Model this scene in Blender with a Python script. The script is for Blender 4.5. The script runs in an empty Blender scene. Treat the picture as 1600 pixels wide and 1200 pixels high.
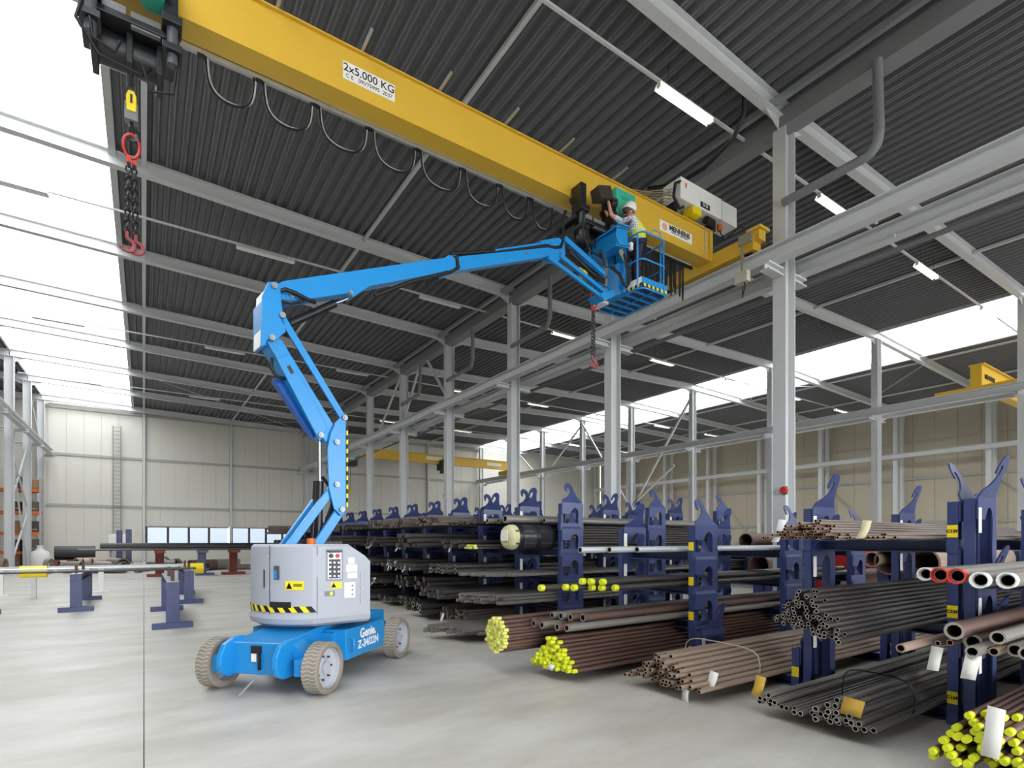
import bpy, math, random
from mathutils import Vector, Matrix
random.seed(7)
R = math.radians
SC = bpy.context.scene
COL = SC.collection

# ------------------------------------------------------------------ camera
F = 850.0; YAW = R(34.08); H = 1.65; HOR = 845.0      # pixels in a 1600x1200 frame
sY, cY = math.sin(YAW), math.cos(YAW)
cd = bpy.data.cameras.new('camera'); cam = bpy.data.objects.new('camera', cd); COL.objects.link(cam)
cam.location = (0, 0, H); cam.rotation_euler = (R(90), 0, -YAW)
cd.sensor_width = 36; cd.lens = 36*F/1600; cd.shift_y = (HOR-600)/1600
cd.clip_start = .05; cd.clip_end = 400
SC.camera = cam
# ------------------------------------------------------------------ light
w = bpy.data.worlds.new('sky'); SC.world = w; w.use_nodes = True
w.node_tree.nodes['Background'].inputs[0].default_value = (.96, .98, 1, 1)
w.node_tree.nodes['Background'].inputs[1].default_value = 10.5
SC.view_settings.view_transform = 'Standard'; SC.view_settings.look = 'None'
SC.view_settings.gamma = 1; SC.view_settings.use_curve_mapping = False
SC.view_settings.exposure = 0.08

def portal(loc, rot, sx, sy):
    l = bpy.data.lights.new('daylight_portal', 'AREA'); l.shape = 'RECTANGLE'; l.size = sx; l.size_y = sy
    l.cycles.is_portal = True
    o = bpy.data.objects.new('daylight_portal', l); COL.objects.link(o); o.location = loc; o.rotation_euler = rot

# ------------------------------------------------------------------ pixel helpers (a pixel gives a direction only)
def ray(px, py):
    u = (px-800)/F; v = (HOR-py)/F
    return Vector((sY+u*cY, cY-u*sY, v))
def onz(px, py, z): d = ray(px, py); return d*((z-H)/d.z)+Vector((0, 0, H))
def ony(px, py, y): d = ray(px, py); return d*(y/d.y)+Vector((0, 0, H))
def onx(px, py, x): d = ray(px, py); return d*(x/d.x)+Vector((0, 0, H))

# ------------------------------------------------------------------ materials
def lin(c):
    return tuple(((v/255)/12.92 if v/255 <= .04045 else ((v/255+.055)/1.055)**2.4) for v in c)
MATS = {}
def mat(name, rgb, rough=.5, metal=0., noise=.0, scale=4., spec=.5, dirt=None, dirt_amt=0., bump=0., rvar=0., stretch=None):
    if name in MATS: return MATS[name]
    m = bpy.data.materials.new(name); m.use_nodes = True; MATS[name] = m
    nt = m.node_tree; N = nt.nodes; L = nt.links; b = N['Principled BSDF']
    col = lin(rgb)
    b.inputs['Base Color'].default_value = (*col, 1); b.inputs['Roughness'].default_value = rough
    b.inputs['Metallic'].default_value = metal; b.inputs['Specular IOR Level'].default_value = spec
    if noise or dirt or bump or rvar:
        tc = N.new('ShaderNodeTexCoord'); src = tc.outputs['Object']
        if stretch:
            mp = N.new('ShaderNodeMapping'); mp.inputs['Scale'].default_value = stretch
            L.new(src, mp.inputs[0]); src = mp.outputs[0]
        nz = N.new('ShaderNodeTexNoise'); nz.inputs['Scale'].default_value = scale; nz.inputs['Detail'].default_value = 5
        L.new(src, nz.inputs['Vector'])
        mix = N.new('ShaderNodeMix'); mix.data_type = 'RGBA'
        lo = tuple(max(0, v*(1-noise)) for v in col); hi = tuple(min(1, v*(1+noise)) for v in col)
        mix.inputs[6].default_value = (*lo, 1); mix.inputs[7].default_value = (*hi, 1)
        L.new(nz.outputs[0], mix.inputs[0]); out = mix.outputs[2]
        if dirt:
            n2 = N.new('ShaderNodeTexNoise'); n2.inputs['Scale'].default_value = scale*.6; n2.inputs['Detail'].default_value = 8
            L.new(src, n2.inputs['Vector'])
            rp = N.new('ShaderNodeValToRGB'); rp.color_ramp.elements[0].position = .45; rp.color_ramp.elements[1].position = .75
            rp.color_ramp.elements[1].color = (dirt_amt,)*3+(1,)
            L.new(n2.outputs[0], rp.inputs[0])
            mx = N.new('ShaderNodeMix'); mx.data_type = 'RGBA'; mx.inputs[7].default_value = (*lin(dirt), 1)
            L.new(rp.outputs[0], mx.inputs[0]); L.new(out, mx.inputs[6]); out = mx.outputs[2]
        L.new(out, b.inputs['Base Color'])
        if bump:
            bp = N.new('ShaderNodeBump'); bp.inputs['Strength'].default_value = bump; bp.inputs['Distance'].default_value = .02
            L.new(nz.outputs[0], bp.inputs['Height']); L.new(bp.outputs[0], b.inputs['Normal'])
        if rvar:
            mr = N.new('ShaderNodeMapRange'); mr.inputs[3].default_value = max(.03, rough-rvar); mr.inputs[4].default_value = rough+rvar
            L.new(nz.outputs[0], mr.inputs[0]); L.new(mr.outputs[0], b.inputs['Roughness'])
    return m
def emis(name, rgb, s):
    if name in MATS: return MATS[name]
    m = bpy.data.materials.new(name); m.use_nodes = True; MATS[name] = m
    b = m.node_tree.nodes['Principled BSDF']; b.inputs['Base Color'].default_value = (*lin(rgb), 1)
    b.inputs['Emission Color'].default_value = (*lin(rgb), 1); b.inputs['Emission Strength'].default_value = s
    return m
def glazing(name, tint, gloss):
    m = bpy.data.materials.new(name); m.use_nodes = True; MATS[name] = m
    nt = m.node_tree; N = nt.nodes; L = nt.links; N.remove(N['Principled BSDF'])
    t = N.new('ShaderNodeBsdfTransparent'); t.inputs[0].default_value = (*tint, 1)
    g = N.new('ShaderNodeBsdfGlossy'); g.inputs['Roughness'].default_value = .25
    mx = N.new('ShaderNodeMixShader'); mx.inputs[0].default_value = gloss
    L.new(t.outputs[0], mx.inputs[1]); L.new(g.outputs[0], mx.inputs[2]); L.new(mx.outputs[0], N['Material Output'].inputs[0])
    return m
def floor_mat():
    m = bpy.data.materials.new('polished concrete'); m.use_nodes = True
    nt = m.node_tree; N = nt.nodes; L = nt.links; b = N['Principled BSDF']
    tc = N.new('ShaderNodeTexCoord')
    def noise(scale, det, st, seed=0):
        mp = N.new('ShaderNodeMapping'); mp.inputs['Scale'].default_value = st; mp.inputs['Location'].default_value = (seed, seed*.7, 0)
        mp.inputs['Rotation'].default_value = (0, 0, R(-30)); L.new(tc.outputs['Object'], mp.inputs[0])
        n = N.new('ShaderNodeTexNoise'); n.inputs['Scale'].default_value = scale; n.inputs['Detail'].default_value = det; n.inputs['Roughness'].default_value = .62
        L.new(mp.outputs[0], n.inputs['Vector']); return n
    def ramp(n, p0, p1, c0, c1):
        r = N.new('ShaderNodeValToRGB'); r.color_ramp.elements[0].position = p0; r.color_ramp.elements[1].position = p1
        r.color_ramp.elements[0].color = c0; r.color_ramp.elements[1].color = c1; L.new(n.outputs[0], r.inputs[0]); return r
    a = ramp(noise(.55, 8, (1, 2.2, 1)), .36, .64, (*lin((184, 180, 171)), 1), (*lin((208, 206, 200)), 1))
    st = ramp(noise(.28, 8, (1, 1.6, 1), 11), .52, .78, (0, 0, 0, 1), (.6, .6, .6, 1))
    mx = N.new('ShaderNodeMix'); mx.data_type = 'RGBA'; mx.inputs[7].default_value = (*lin((158, 150, 132)), 1)
    L.new(st.outputs[0], mx.inputs[0]); L.new(a.outputs[0], mx.inputs[6])
    sc = ramp(noise(7, 9, (.35, 3, 1), 5), .62, .72, (0, 0, 0, 1), (.28, .28, .28, 1))
    m2 = N.new('ShaderNodeMix'); m2.data_type = 'RGBA'; m2.inputs[7].default_value = (*lin((128, 124, 116)), 1)
    L.new(sc.outputs[0], m2.inputs[0]); L.new(mx.outputs[2], m2.inputs[6]); L.new(m2.outputs[2], b.inputs['Base Color'])
    mr = N.new('ShaderNodeMapRange'); mr.inputs[3].default_value = .28; mr.inputs[4].default_value = .6
    L.new(noise(.8, 6, (1, 2, 1), 3).outputs[0], mr.inputs[0]); L.new(mr.outputs[0], b.inputs['Roughness'])
    b.inputs['Specular IOR Level'].default_value = .4
    return m

M_STEEL = mat('grey painted steel', (206, 208, 209), .45, 0, .05, 2)
M_DECK = mat('dark grey roof sheet', (110, 111, 114), .55, 0, .06, 1.5)
M_CURB = mat('grey skylight curb', (190, 190, 190), .6)
M_WALL = mat('cream wall panel', (214, 212, 202), .55, 0, .025, .6)
M_WALLB = mat('beige wall panel', (186, 178, 158), .6, 0, .04, .6)
M_GIRT = mat('wall rail grey', (168, 168, 164), .5)
M_FLOOR = floor_mat()
M_DARK = mat('joint filler', (112, 108, 100), .8)
M_GALV = mat('galvanised steel', (176, 180, 182), .35, .6, .12, 6)
M_PIPE = mat('grey plastic pipe', (120, 122, 124), .5)
M_BLACK = mat('black rubber', (18, 18, 20), .55)
M_BLKM = mat('black painted metal', (26, 27, 30), .4)
M_WHITE = mat('white enamel', (235, 236, 234), .4)
M_PAPER = mat('white paper', (236, 236, 230), .8)
M_INK = mat('black ink', (14, 14, 16), .6)
M_YEL = mat('crane yellow', (222, 180, 62), .38, 0, .05, 1.2)
M_NAVY = mat('navy painted steel', (53, 65, 112), .36, 0, .12, 5, dirt=(100, 102, 124), dirt_amt=.2)
M_BLUE = mat('bright blue paint', (30, 137, 206), .32, 0, .03, 3)
M_TGREY = mat('grey moulded plastic', (168, 172, 182), .5, 0, .02, 3)
M_TYRE = mat('grey solid tyre', (140, 132, 122), .8, 0, .1, 14, dirt=(110, 100, 88), dirt_amt=.6)
M_RIM = mat('grey wheel rim', (176, 180, 190), .45)
M_HAZY = mat('hazard yellow', (236, 216, 30), .5)
M_CHROME = mat('chrome rod', (200, 203, 208), .22, 1)
M_PIN = mat('zinc pin', (150, 152, 156), .4, .5)
M_ORANGE = mat('orange paint', (214, 104, 30), .5)
M_RED = mat('red paint', (190, 44, 40), .45)
M_GREEN = mat('hoist green', (60, 180, 150), .4)
M_CHAIN = mat('dark chain steel', (66, 64, 66), .35, .7)
M_YTAG = mat('yellow plastic', (240, 214, 20), .45)
M_CAP = mat('yellow end cap', (214, 222, 40), .5)
M_CAP2 = mat('pale yellow end cap', (216, 216, 110), .5)

# ------------------------------------------------------------------ mesh building
ORG = {}
class MB:
    def __init__(s): s.v = []; s.f = []; s.fm = []; s.mi = 0
    def add(s, vs, fs):
        o = len(s.v); s.v += [tuple(p) for p in vs]; s.f += [tuple(i+o for i in q) for q in fs]; s.fm += [s.mi]*len(fs); return s
    def obox(s, c, ax, ay, az):
        c, ax, ay, az = map(Vector, (c, ax, ay, az))
        vs = [c+ax*i+ay*j+az*k for k in (-1, 1) for j in (-1, 1) for i in (-1, 1)]
        fs = [(0, 2, 3, 1), (4, 5, 7, 6), (0, 1, 5, 4), (2, 6, 7, 3), (0, 4, 6, 2), (1, 3, 7, 5)]
        if ax.cross(ay).dot(az) < 0: fs = [q[::-1] for q in fs]
        return s.add(vs, fs)
    def box(s, x0, y0, z0, x1, y1, z1):
        return s.obox(((x0+x1)/2, (y0+y1)/2, (z0+z1)/2), (abs(x1-x0)/2, 0, 0), (0, abs(y1-y0)/2, 0), (0, 0, abs(z1-z0)/2))
    def bar(s, p, q, w, h, up=(0, 0, 1)):
        p, q = Vector(p), Vector(q); d = q-p; u = Vector(up); x = d.cross(u)
        if x.length < 1e-6: x = d.cross(Vector((1, 0, 0)))
        x.normalize(); z = x.cross(d).normalized()
        return s.obox((p+q)/2, d/2, x*(w/2), z*(h/2))
    def hbeam(s, p, q, b, h, tf, tw, up=(0, 0, 1)):
        p, q = Vector(p), Vector(q); d = (q-p).normalized(); x = d.cross(Vector(up)).normalized(); z = x.cross(d).normalized()
        for k in (-1, 1): s.obox((p+q)/2+z*k*(h-tf)/2, (q-p)/2, x*b/2, z*tf/2)
        return s.obox((p+q)/2, (q-p)/2, x*tw/2, z*(h/2-tf))
    def frame(s, d):
        d = Vector(d).normalized(); a = Vector((0, 0, 1)) if abs(d.z) < .9 else Vector((1, 0, 0))
        x = d.cross(a).normalized(); return x, d.cross(x).normalized()
    def cyl(s, p, q, r, n=12, r2=None, caps=True):
        p, q = Vector(p), Vector(q); x, y = s.frame(q-p); r2 = r if r2 is None else r2
        vs = [p+(x*math.cos(2*math.pi*i/n)+y*math.sin(2*math.pi*i/n))*r for i in range(n)]
        vs += [q+(x*math.cos(2*math.pi*i/n)+y*math.sin(2*math.pi*i/n))*r2 for i in range(n)]
        fs = [(i, (i+1) % n, n+(i+1) % n, n+i) for i in range(n)]
        if caps: fs += [tuple(range(n))[::-1], tuple(range(n, 2*n))]
        return s.add(vs, fs)
    def hollow(s, p, q, r, ri, n=12, depth=None):
        p, q = Vector(p), Vector(q); x, y = s.frame(q-p); d = (q-p)
        dd = d if depth is None else d.normalized()*depth
        ring = lambda c, rr: [c+(x*math.cos(2*math.pi*i/n)+y*math.sin(2*math.pi*i/n))*rr for i in range(n)]
        vs = ring(p, r)+ring(q, r)+ring(p, ri)+ring(p+dd, ri)+ring(q, ri)
        fs = []
        for i in range(n):
            j = (i+1) % n
            fs += [(i, j, n+j, n+i), (2*n+i, 3*n+i, 3*n+j, 2*n+j), (i, 2*n+i, 2*n+j, j), (n+i, n+j, 4*n+j, 4*n+i)]
        if depth is not None: fs += [tuple(range(3*n, 4*n))]; fs += [tuple(range(4*n, 5*n))]
        return s.add(vs, fs)
    def path(s, pts, r, n=8, closed=False):
        pts = [Vector(p) for p in pts]; m = len(pts); vs = []; fs = []; px = None
        for k in range(m):
            if closed: d = pts[(k+1) % m]-pts[k-1]
            else: d = pts[min(k+1, m-1)]-pts[max(k-1, 0)]
            d.normalize()
            if px is None: x, _ = s.frame(d)
            else: x = (px-d*px.dot(d)).normalized()
            px = x; y = d.cross(x); rr = r[k] if isinstance(r, (list, tuple)) else r
            vs += [pts[k]+(x*math.cos(2*math.pi*i/n)+y*math.sin(2*math.pi*i/n))*rr for i in range(n)]
        for k in range(m if closed else m-1):
            a = k*n; b = ((k+1) % m)*n
            fs += [(a+i, a+(i+1) % n, b+(i+1) % n, b+i) for i in range(n)]
        if not closed: fs += [tuple(range(n))[::-1], tuple(range((m-1)*n, m*n))]
        return s.add(vs, fs)
    def prism(s, prof, o, ax, ay, ext):          # 2-D outline extruded
        o, ax, ay, ext = map(Vector, (o, ax, ay, ext)); n = len(prof)
        area = sum(prof[i][0]*prof[(i+1) % n][1]-prof[(i+1) % n][0]*prof[i][1] for i in range(n))
        if (area < 0) != (ax.cross(ay).dot(ext) < 0): prof = prof[::-1]
        a = [o+ax*x+ay*y for x, y in prof]; vs = a+[p+ext for p in a]
        fs = [tuple(range(n))[::-1], tuple(range(n, 2*n))]+[(i, (i+1) % n, n+(i+1) % n, n+i) for i in range(n)]
        return s.add(vs, fs)
    def lathe(s, o, axis, prof, n=24, closed=False):
        o = Vector(o); d = Vector(axis).normalized(); x, y = s.frame(d); m = len(prof)
        vs = [o+d*a+(x*math.cos(2*math.pi*i/n)+y*math.sin(2*math.pi*i/n))*r for r, a in prof for i in range(n)]
        fs = [(k*n+i, k*n+(i+1) % n, ((k+1) % m)*n+(i+1) % n, ((k+1) % m)*n+i) for k in range(m if closed else m-1) for i in range(n)]
        return s.add(vs, fs)
    def mesh(s, name, mats, smooth=None, org=(0, 0, 0)):
        me = bpy.data.meshes.new(name); ox, oy, oz = org
        me.from_pydata([(a-ox, b-oy, c-oz) for a, b, c in s.v], [], s.f)
        mats = mats if isinstance(mats, (list, tuple)) else [mats]
        for m in mats: me.materials.append(m)
        if any(s.fm): me.polygons.foreach_set('material_index', s.fm)
        if smooth is not None:
            me.polygons.foreach_set('use_smooth', [True]*len(me.polygons)); me.set_sharp_from_angle(angle=R(smooth))
        me.update(); return me
    def build(s, name, mats, parent=None, smooth=None, bevel=0, loc=None):
        r = parent
        while r is not None and r.parent is not None: r = r.parent
        org = ORG.get(r.name, (0, 0, 0)) if r is not None else (loc or (0, 0, 0))
        me = s.mesh(name, mats, smooth, org); o = bpy.data.objects.new(name, me); COL.objects.link(o)
        if parent is not None: o.parent = parent
        elif loc: o.location = loc; ORG[o.name] = tuple(loc)
        if bevel:
            b = o.modifiers.new('bevel', 'BEVEL'); b.width = bevel; b.segments = 2; b.limit_method = 'ANGLE'; b.angle_limit = R(40)
        return o
class PB:                                            # every path becomes a mesh of its own
    def __init__(s, name, m, parent): s.a = (name, m, parent)
    def path(s, pts, r, n=8): MB().path(pts, r, n).build(*s.a, smooth=60); return s
    def cyl(s, p, q, r, n=8): MB().cyl(p, q, r, n).build(*s.a, smooth=60); return s
    def build(s, *a, **k): return None
def tag(o, label=None, cat=None, group=None, kind=None):
    if label: o['label'] = label
    if cat: o['category'] = cat
    if group: o['group'] = group
    if kind: o['kind'] = kind
    return o
def empty(name, loc=(0, 0, 0), label=None, cat=None, group=None, kind=None):
    o = bpy.data.objects.new(name, None); COL.objects.link(o); o.location = loc; o.empty_display_size = .2
    ORG[o.name] = tuple(loc); return tag(o, label, cat, group, kind)
def inst(mesh, name, parent=None, loc=(0, 0, 0), rot=None):
    o = bpy.data.objects.new(name, mesh); COL.objects.link(o); o.location = loc
    if rot is not None: o.rotation_euler = rot
    if parent is not None: o.parent = parent
    return o
def text(s, name, size, o, ax, ay, m, parent, ext=.002, align='CENTER', bold=0.):
    cu = bpy.data.curves.new(name, 'FONT'); cu.body = s; cu.size = size; cu.align_x = align; cu.align_y = 'CENTER'; cu.extrude = ext; cu.offset = bold
    t = bpy.data.objects.new(name, cu); COL.objects.link(t)
    bpy.context.view_layer.update()
    me = bpy.data.meshes.new_from_object(t.evaluated_get(bpy.context.evaluated_depsgraph_get()))
    bpy.data.objects.remove(t); bpy.data.curves.remove(cu)
    ax, ay = Vector(ax).normalized(), Vector(ay).normalized(); az = ax.cross(ay)
    r = parent
    while r.parent is not None: r = r.parent
    org = Vector(ORG.get(r.name, (0, 0, 0)))
    me.transform(Matrix.Translation(Vector(o)-org) @ Matrix((ax, ay, az)).transposed().to_4x4())
    me.materials.clear(); me.materials.append(m); me.name = name
    ob = bpy.data.objects.new(name, me); COL.objects.link(ob); ob.parent = parent
    return ob
ORD = ['first', 'second', 'third', 'fourth', 'fifth', 'sixth', 'seventh', 'eighth', 'ninth', 'tenth', 'eleventh', 'twelfth', 'thirteenth', 'fourteenth', 'fifteenth', 'sixteenth', 'seventeenth', 'eighteenth', 'nineteenth', 'twentieth']
# ================================================================== STRUCTURE
Y0, S = 6.75, 5.44
FR = [Y0+S*k for k in range(-4, 9)]            # frame lines
YN, YF = -17.0, 50.9                           # near and far wall
XROWS = [-24, -6, 12, 30, 48]
def roof_z(x):                                  # underside of the deck: ridge at -6 and 30, valley at 12 and 48
    d = min(abs(x+6), abs(x-30)) if x < 48 else abs(x-30)
    return 11.98-min(d, 18)*.026
# floor slabs with an open joint
fl = MB().box(-24.2, YN-.2, -.12, 48.25, YF+.2, -.03).build('floor', M_DARK); tag(fl, 'light grey polished concrete hall floor', kind='structure')
for a, b in ((-24.2, -.004), (.004, 12.05), (12.06, 48.25)):
    for c_, d_ in ((YN-.2, 22.99), (23.0, YF+.2)):
        MB().box(a, c_, -.03, b, d_, 0).build('slab', M_FLOOR, fl)
# roof deck
ce = empty('ceiling', (0, 0, 0), 'dark grey corrugated steel roof deck', kind='structure')
def deck(x0, x1):
    per = .31; n = int(round((x1-x0)/per)); per = (x1-x0)/n; d = .13; pr = []
    for i in range(n):
        x = x0+i*per
        for fx, fz in ((0, 0), (.12, 0), (.18, .03), (.24, .03), (.30, 0), (.42, 0), (.50, d), (.92, d)):
            pr.append((x+fx*per, fz))
    pr.append((x1, 0)); vs = []; fs = []
    for x, z in pr:
        zz = roof_z(x)+z; vs += [(x, YN-.3, zz), (x, YF+.3, zz)]
    for i in range(len(pr)-1): fs.append((2*i, 2*i+1, 2*i+3, 2*i+2))
    MB().add(vs, fs).build('roof_deck', M_DECK, ce)
SK1, SK2 = (-6.0, -.75), (30.0, 35.3)
deck(-24, -6); deck(-.75, 12); deck(12, 30); deck(35.3, 48)
# skylights: barrel rooflights
M_SKY = glazing('milky rooflight', (.48, .485, .49), .04)
def skylight(name, x0, x1, label):
    zr0, zr1 = roof_z(x0)+.12, roof_z(x1)+.12
    o = empty(name, (0, 0, 0), label, kind='structure')
    MB().box(x0-.04, YN, zr0-.2, x0+.05, YF, zr0+.1).build('curb', M_CURB, o)
    MB().box(x1-.02, YN, zr1-.24, x1+.14, YF, zr1+.1).build('curb', M_CURB, o)
    n = 24; L = (YF-YN)/n; m = 9
    for k in range(n):
        a, b = YN+k*L+.02, YN+(k+1)*L-.02; vs = []; fs = []
        for i in range(m+1):
            t = i/m; x = x0+(x1-x0)*t; z = zr0+(zr1-zr0)*t+.1+.55*math.sin(math.pi*t); vs += [(x, a, z), (x, b, z)]
        for i in range(m): fs.append((2*i, 2*i+2, 2*i+3, 2*i+1))
        MB().add(vs, fs).build('pane', M_SKY, o, smooth=60)
        pts = [(x0+(x1-x0)*i/m, b+.02, zr0+(zr1-zr0)*i/m+.08+.55*math.sin(math.pi*i/m)) for i in range(m+1)]
        MB().path(pts, .022, 5).build('glazing_bar', M_WHITE, o)
    return o
skylight('window_1', *SK1, 'long white barrel rooflight over the left hall')
skylight('window_2', *SK2, 'long white barrel rooflight over the far right hall')
for a, b in (SK1, SK2):
    portal(((a+b)/2, (YN+YF)/2, roof_z((a+b)/2)+.9), (0, 0, 0), b-a, YF-YN)
# rafters
zr = lambda x: roof_z(x)
ri = 0
for k, y in enumerate(FR):
    if y < -3: continue
    for (xa, xb) in ((-24, -6), (-6, 12), (12, 30), (30, 48)):
        if xa == -24 and y < 30: continue
        if xb == 48 and y < 1: continue
        o = MB().hbeam((xa+.02, y, zr(xa)-.20), (xb-.02, y, zr(xb)-.20), .22, .38, .022, .014)
        bay = {-24: 'leftmost bay', -6: 'bay over the boom lift', 12: 'bay right of the main columns', 30: 'far right bay'}[xa]
        # haunch plates at the ends
        for xx, sg in ((xa+.2, 1), (xb-.2, -1)):
            o.prism([(0, 0), (.55*sg, 0), (0, -.28)], (xx, y-.01, zr(xx)-.385), (1, 0, 0), (0, 0, 1), (0, .02, 0))
        tag(o.build('roof_rafter', M_STEEL), 'grey steel roof rafter on frame line %s, %s' % (ORD[max(0, int(round((y-Y0)/S))+2)], bay), kind='structure')
# roof ties (along the hall) and valley gutter beams
for x in (0, 6, 18, 24, 36.2, 42):
    MB().bar((x, YN, zr(x)-.12), (x, YF, zr(x)-.12), .09 if x else .12, .09).build('roof_tie', M_STEEL)['kind'] = 'structure'
for x in (12,):
    MB().box(x-.22, YN, zr(x)-.62, x+.22, YF, zr(x)-.22).build('valley_gutter_beam', mat('mid grey steel', (128, 130, 132), .5))['kind'] = 'structure'
    MB().box(x-.62, YN, zr(x)-.33, x-.5, YF, zr(x)-.2).build('cable_tray', M_GALV)['kind'] = 'structure'
# wind bracing rods in the roof plane
for (xa, ya, xb, yb) in ((6, 44.83, 12, 50.27), (12, 44.83, 6, 50.27), (0, 39.39, 6, 44.83), (30.2, 17.6, 36.2, 23.1), (36.2, 17.6, 30.2, 23.1), (36.2, 12.2, 42, 17.6)):
    MB().cyl((xa, ya, zr(xa)-.25), (xb, yb, zr(xb)-.25), .02, 6).build('roof_brace', M_STEEL)['kind'] = 'structure'
# columns
RZ = 8.08                                       # rail level
for x in XROWS[1:]:
    for k, y in enumerate(FR):
        if x == -6 and y < 33: continue
        if y < 5: continue
        if x == 48: continue
        top = zr(x)-.38
        o = empty('steel_column', (x, y, 0), 'grey steel H column on frame line %s, %s row' % (ORD[int(round((y-Y0)/S))], {-6: 'left', 12: 'middle', 30: 'right'}[x]), kind='structure')
        MB().hbeam((x, y, 0), (x, y, top), .30, .40, .026, .016, up=(1, 0, 0)).build('shaft', M_STEEL, o)
        MB().box(x-.28, y-.22, 0, x+.28, y+.22, .03).build('base_plate', M_STEEL, o)
        br = MB()
        for sg in (-1, 1):
            br.box(x+sg*.2, y-.11, RZ-.52, x+sg*.78, y+.11, RZ-.49); br.box(x+sg*.2, y-.11, RZ-.38, x+sg*.78, y+.11, RZ-.34)
            br.box(x+sg*.2, y-.012, RZ-.5, x+sg*.78, y+.012, RZ-.36)
        br.build('bracket', M_STEEL, o)
        MB().box(x-.21, y-.16, top-.03, x+.21, y+.16, top).build('cap_plate', M_STEEL, o)
# crane runway beams with rail
for x, nm in ((-6, 'left'), (12, 'middle'), (30, 'right')):
    for sg in (-1, 1):
        xx = x+sg*.55; ya = YN if x != -6 else 30
        if x == -6 and sg == -1: continue
        o = empty('crane_runway_beam', (xx, ya, RZ), 'grey crane runway beam on the %s side of the %s column row' % ('left' if sg < 0 else 'right', nm), kind='structure')
        MB().hbeam((xx, ya, RZ-.17), (xx, YF-.6, RZ-.17), .28, .34, .028, .016).build('girder', M_STEEL, o)
        MB().box(xx-.03, ya, RZ, xx+.03, YF-.6, RZ+.05).build('rail', M_STEEL, o)
        y = max(ya, 2)
        while y < 45:
            MB().box(xx-sg*.15-.04, y-.02, RZ-.36, xx-sg*.15+.04, y+.02, RZ-.30).build('rail_clip', M_STEEL, o); y += 2.72
cp = MB().cyl((13.0, YN, 7.72), (13.0, YF-.6, 7.72), .055, 10).build('conduit_pipe', M_PIPE, smooth=40); cp['kind'] = 'structure'
# longitudinal bracing between columns
def brace(x, y0, z0, y1, z1, r=.05):
    MB().bar((x, y0, z0), (x, y1, z1), r*2, r*2).build('wind_brace', M_STEEL)['kind'] = 'structure'
f = lambda k: Y0+S*k
brace(12, f(3), 8.3, f(3)+S*.5, 11.2); brace(12, f(4), 8.3, f(4)-S*.5+.3, 11.2)
brace(12, f(4)+.1, 11.2, f(5)-1.5, 8.3)
for a, b in (((f(3), 11.3), (f(4)-.2, 4.2)), ((f(5), 11.3), (f(4)+.2, 4.2)), ((f(4)+.1, 4.2), (f(3)+1.5, 6.8))):
    brace(30, a[0], a[1], b[0], b[1], .06)
brace(30, f(6), 7.2, f(5), 11.3, .05); brace(30, f(6)+.2, 7.2, f(7), 11.3, .05)
brace(-6, 45.2, 11.2, 49.9, 8.2); brace(-6, 39.6, 6.9, 44.6, 3.8, .04); brace(-6, 39.6, 7.2, 44.6, .2, .04); brace(-6, 44.9, 7.2, 50, .2, .04); brace(-6, 45, 3.4, 39.5, .2, .04); brace(-6, 44.6, 7.3, 39.6, 3.6, .04)
# back wall
wb = empty('wall_back', (0, YF, 0), 'cream panelled back wall', kind='structure')
WX0, WX1, WZ0, WZ1 = 0.1, 11.4, 1.2, 2.75      # strip window
for (x0, x1, z0, z1) in ((-24, WX0, 0, 12.6), (WX1, 48, 0, 12.6), (WX0, WX1, 0, WZ0), (WX0, WX1, WZ1, 12.6)):
    MB().box(x0, YF+.08, z0, x1, YF+.2, z1).build('wall_core', M_WALL, wb)
LV = [0, 4.25, 7.95, 11.9]
for a, b in ((-5.7, -1.62), (-1.18, -.1), (.1, 5.9), (6.1, 11.9), (12.1, 17.9), (18.1, 23.9), (24.1, 29.9)):
    for z0, z1 in zip(LV, LV[1:]):
        npn = max(1, round((b-a)/1.0)); wdt = (b-a)/npn
        for i in range(npn):
            za = z0+.09
            if WX0 <= a and b <= 12 and z0 == 0: za = WZ1+.05
            MB().box(a+i*wdt+.006, YF+.03, za, a+(i+1)*wdt-.006, YF+.08, min(z1-.09, zr(a)-.4)).build('wall_panel', M_WALL, wb)
for z in LV[1:3]:
    MB().box(-5.8, YF-.06, z-.09, 30, YF+.06, z+.09).build('wall_rail', M_GIRT, wb)
for x in (0, 6, 18, 24):
    MB().hbeam((x, YF-.1, 0), (x, YF-.1, 11.6), .16, .24, .015, .01, up=(0, 1, 0)).build('wall_post', M_STEEL, wb)
MB().box(-6, YF-.12, 11.25, 30, YF-.02, 11.55).build('wall_head_rail', M_GIRT, wb)
# strip window
w3 = empty('window_3', (0, YF, 0), 'low strip window with clear panes in the back wall', kind='structure')
M_GL = glazing('window glass', (.26, .28, .30), .06)
for a, b in ((.15, 5.85), (6.1, 11.4)):
    n = 4
    for i in range(n):
        x0 = a+(b-a)*i/n; x1 = a+(b-a)*(i+1)/n
        MB().box(x0+.04, YF+.1, WZ0+.05, x1-.04, YF+.11, WZ1-.05).build('pane', M_GL, w3)
        MB().box(x0-.08, YF+.02, WZ0, x0+.08, YF+.14, WZ1).build('mullion', M_BLKM, w3)
    MB().box(b-.03, YF+.04, WZ0, b+.03, YF+.14, WZ1).build('mullion', M_BLKM, w3)
    MB().box(a, YF+.04, WZ1-.05, b, YF+.14, WZ1).build('frame_rail', M_BLKM, w3); MB().box(a, YF+.04, WZ0, b, YF+.14, WZ0+.05).build('frame_rail', M_BLKM, w3)
portal((5.7, YF+.2, 2), (R(90), 0, 0), 11.3, 1.5)
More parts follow.
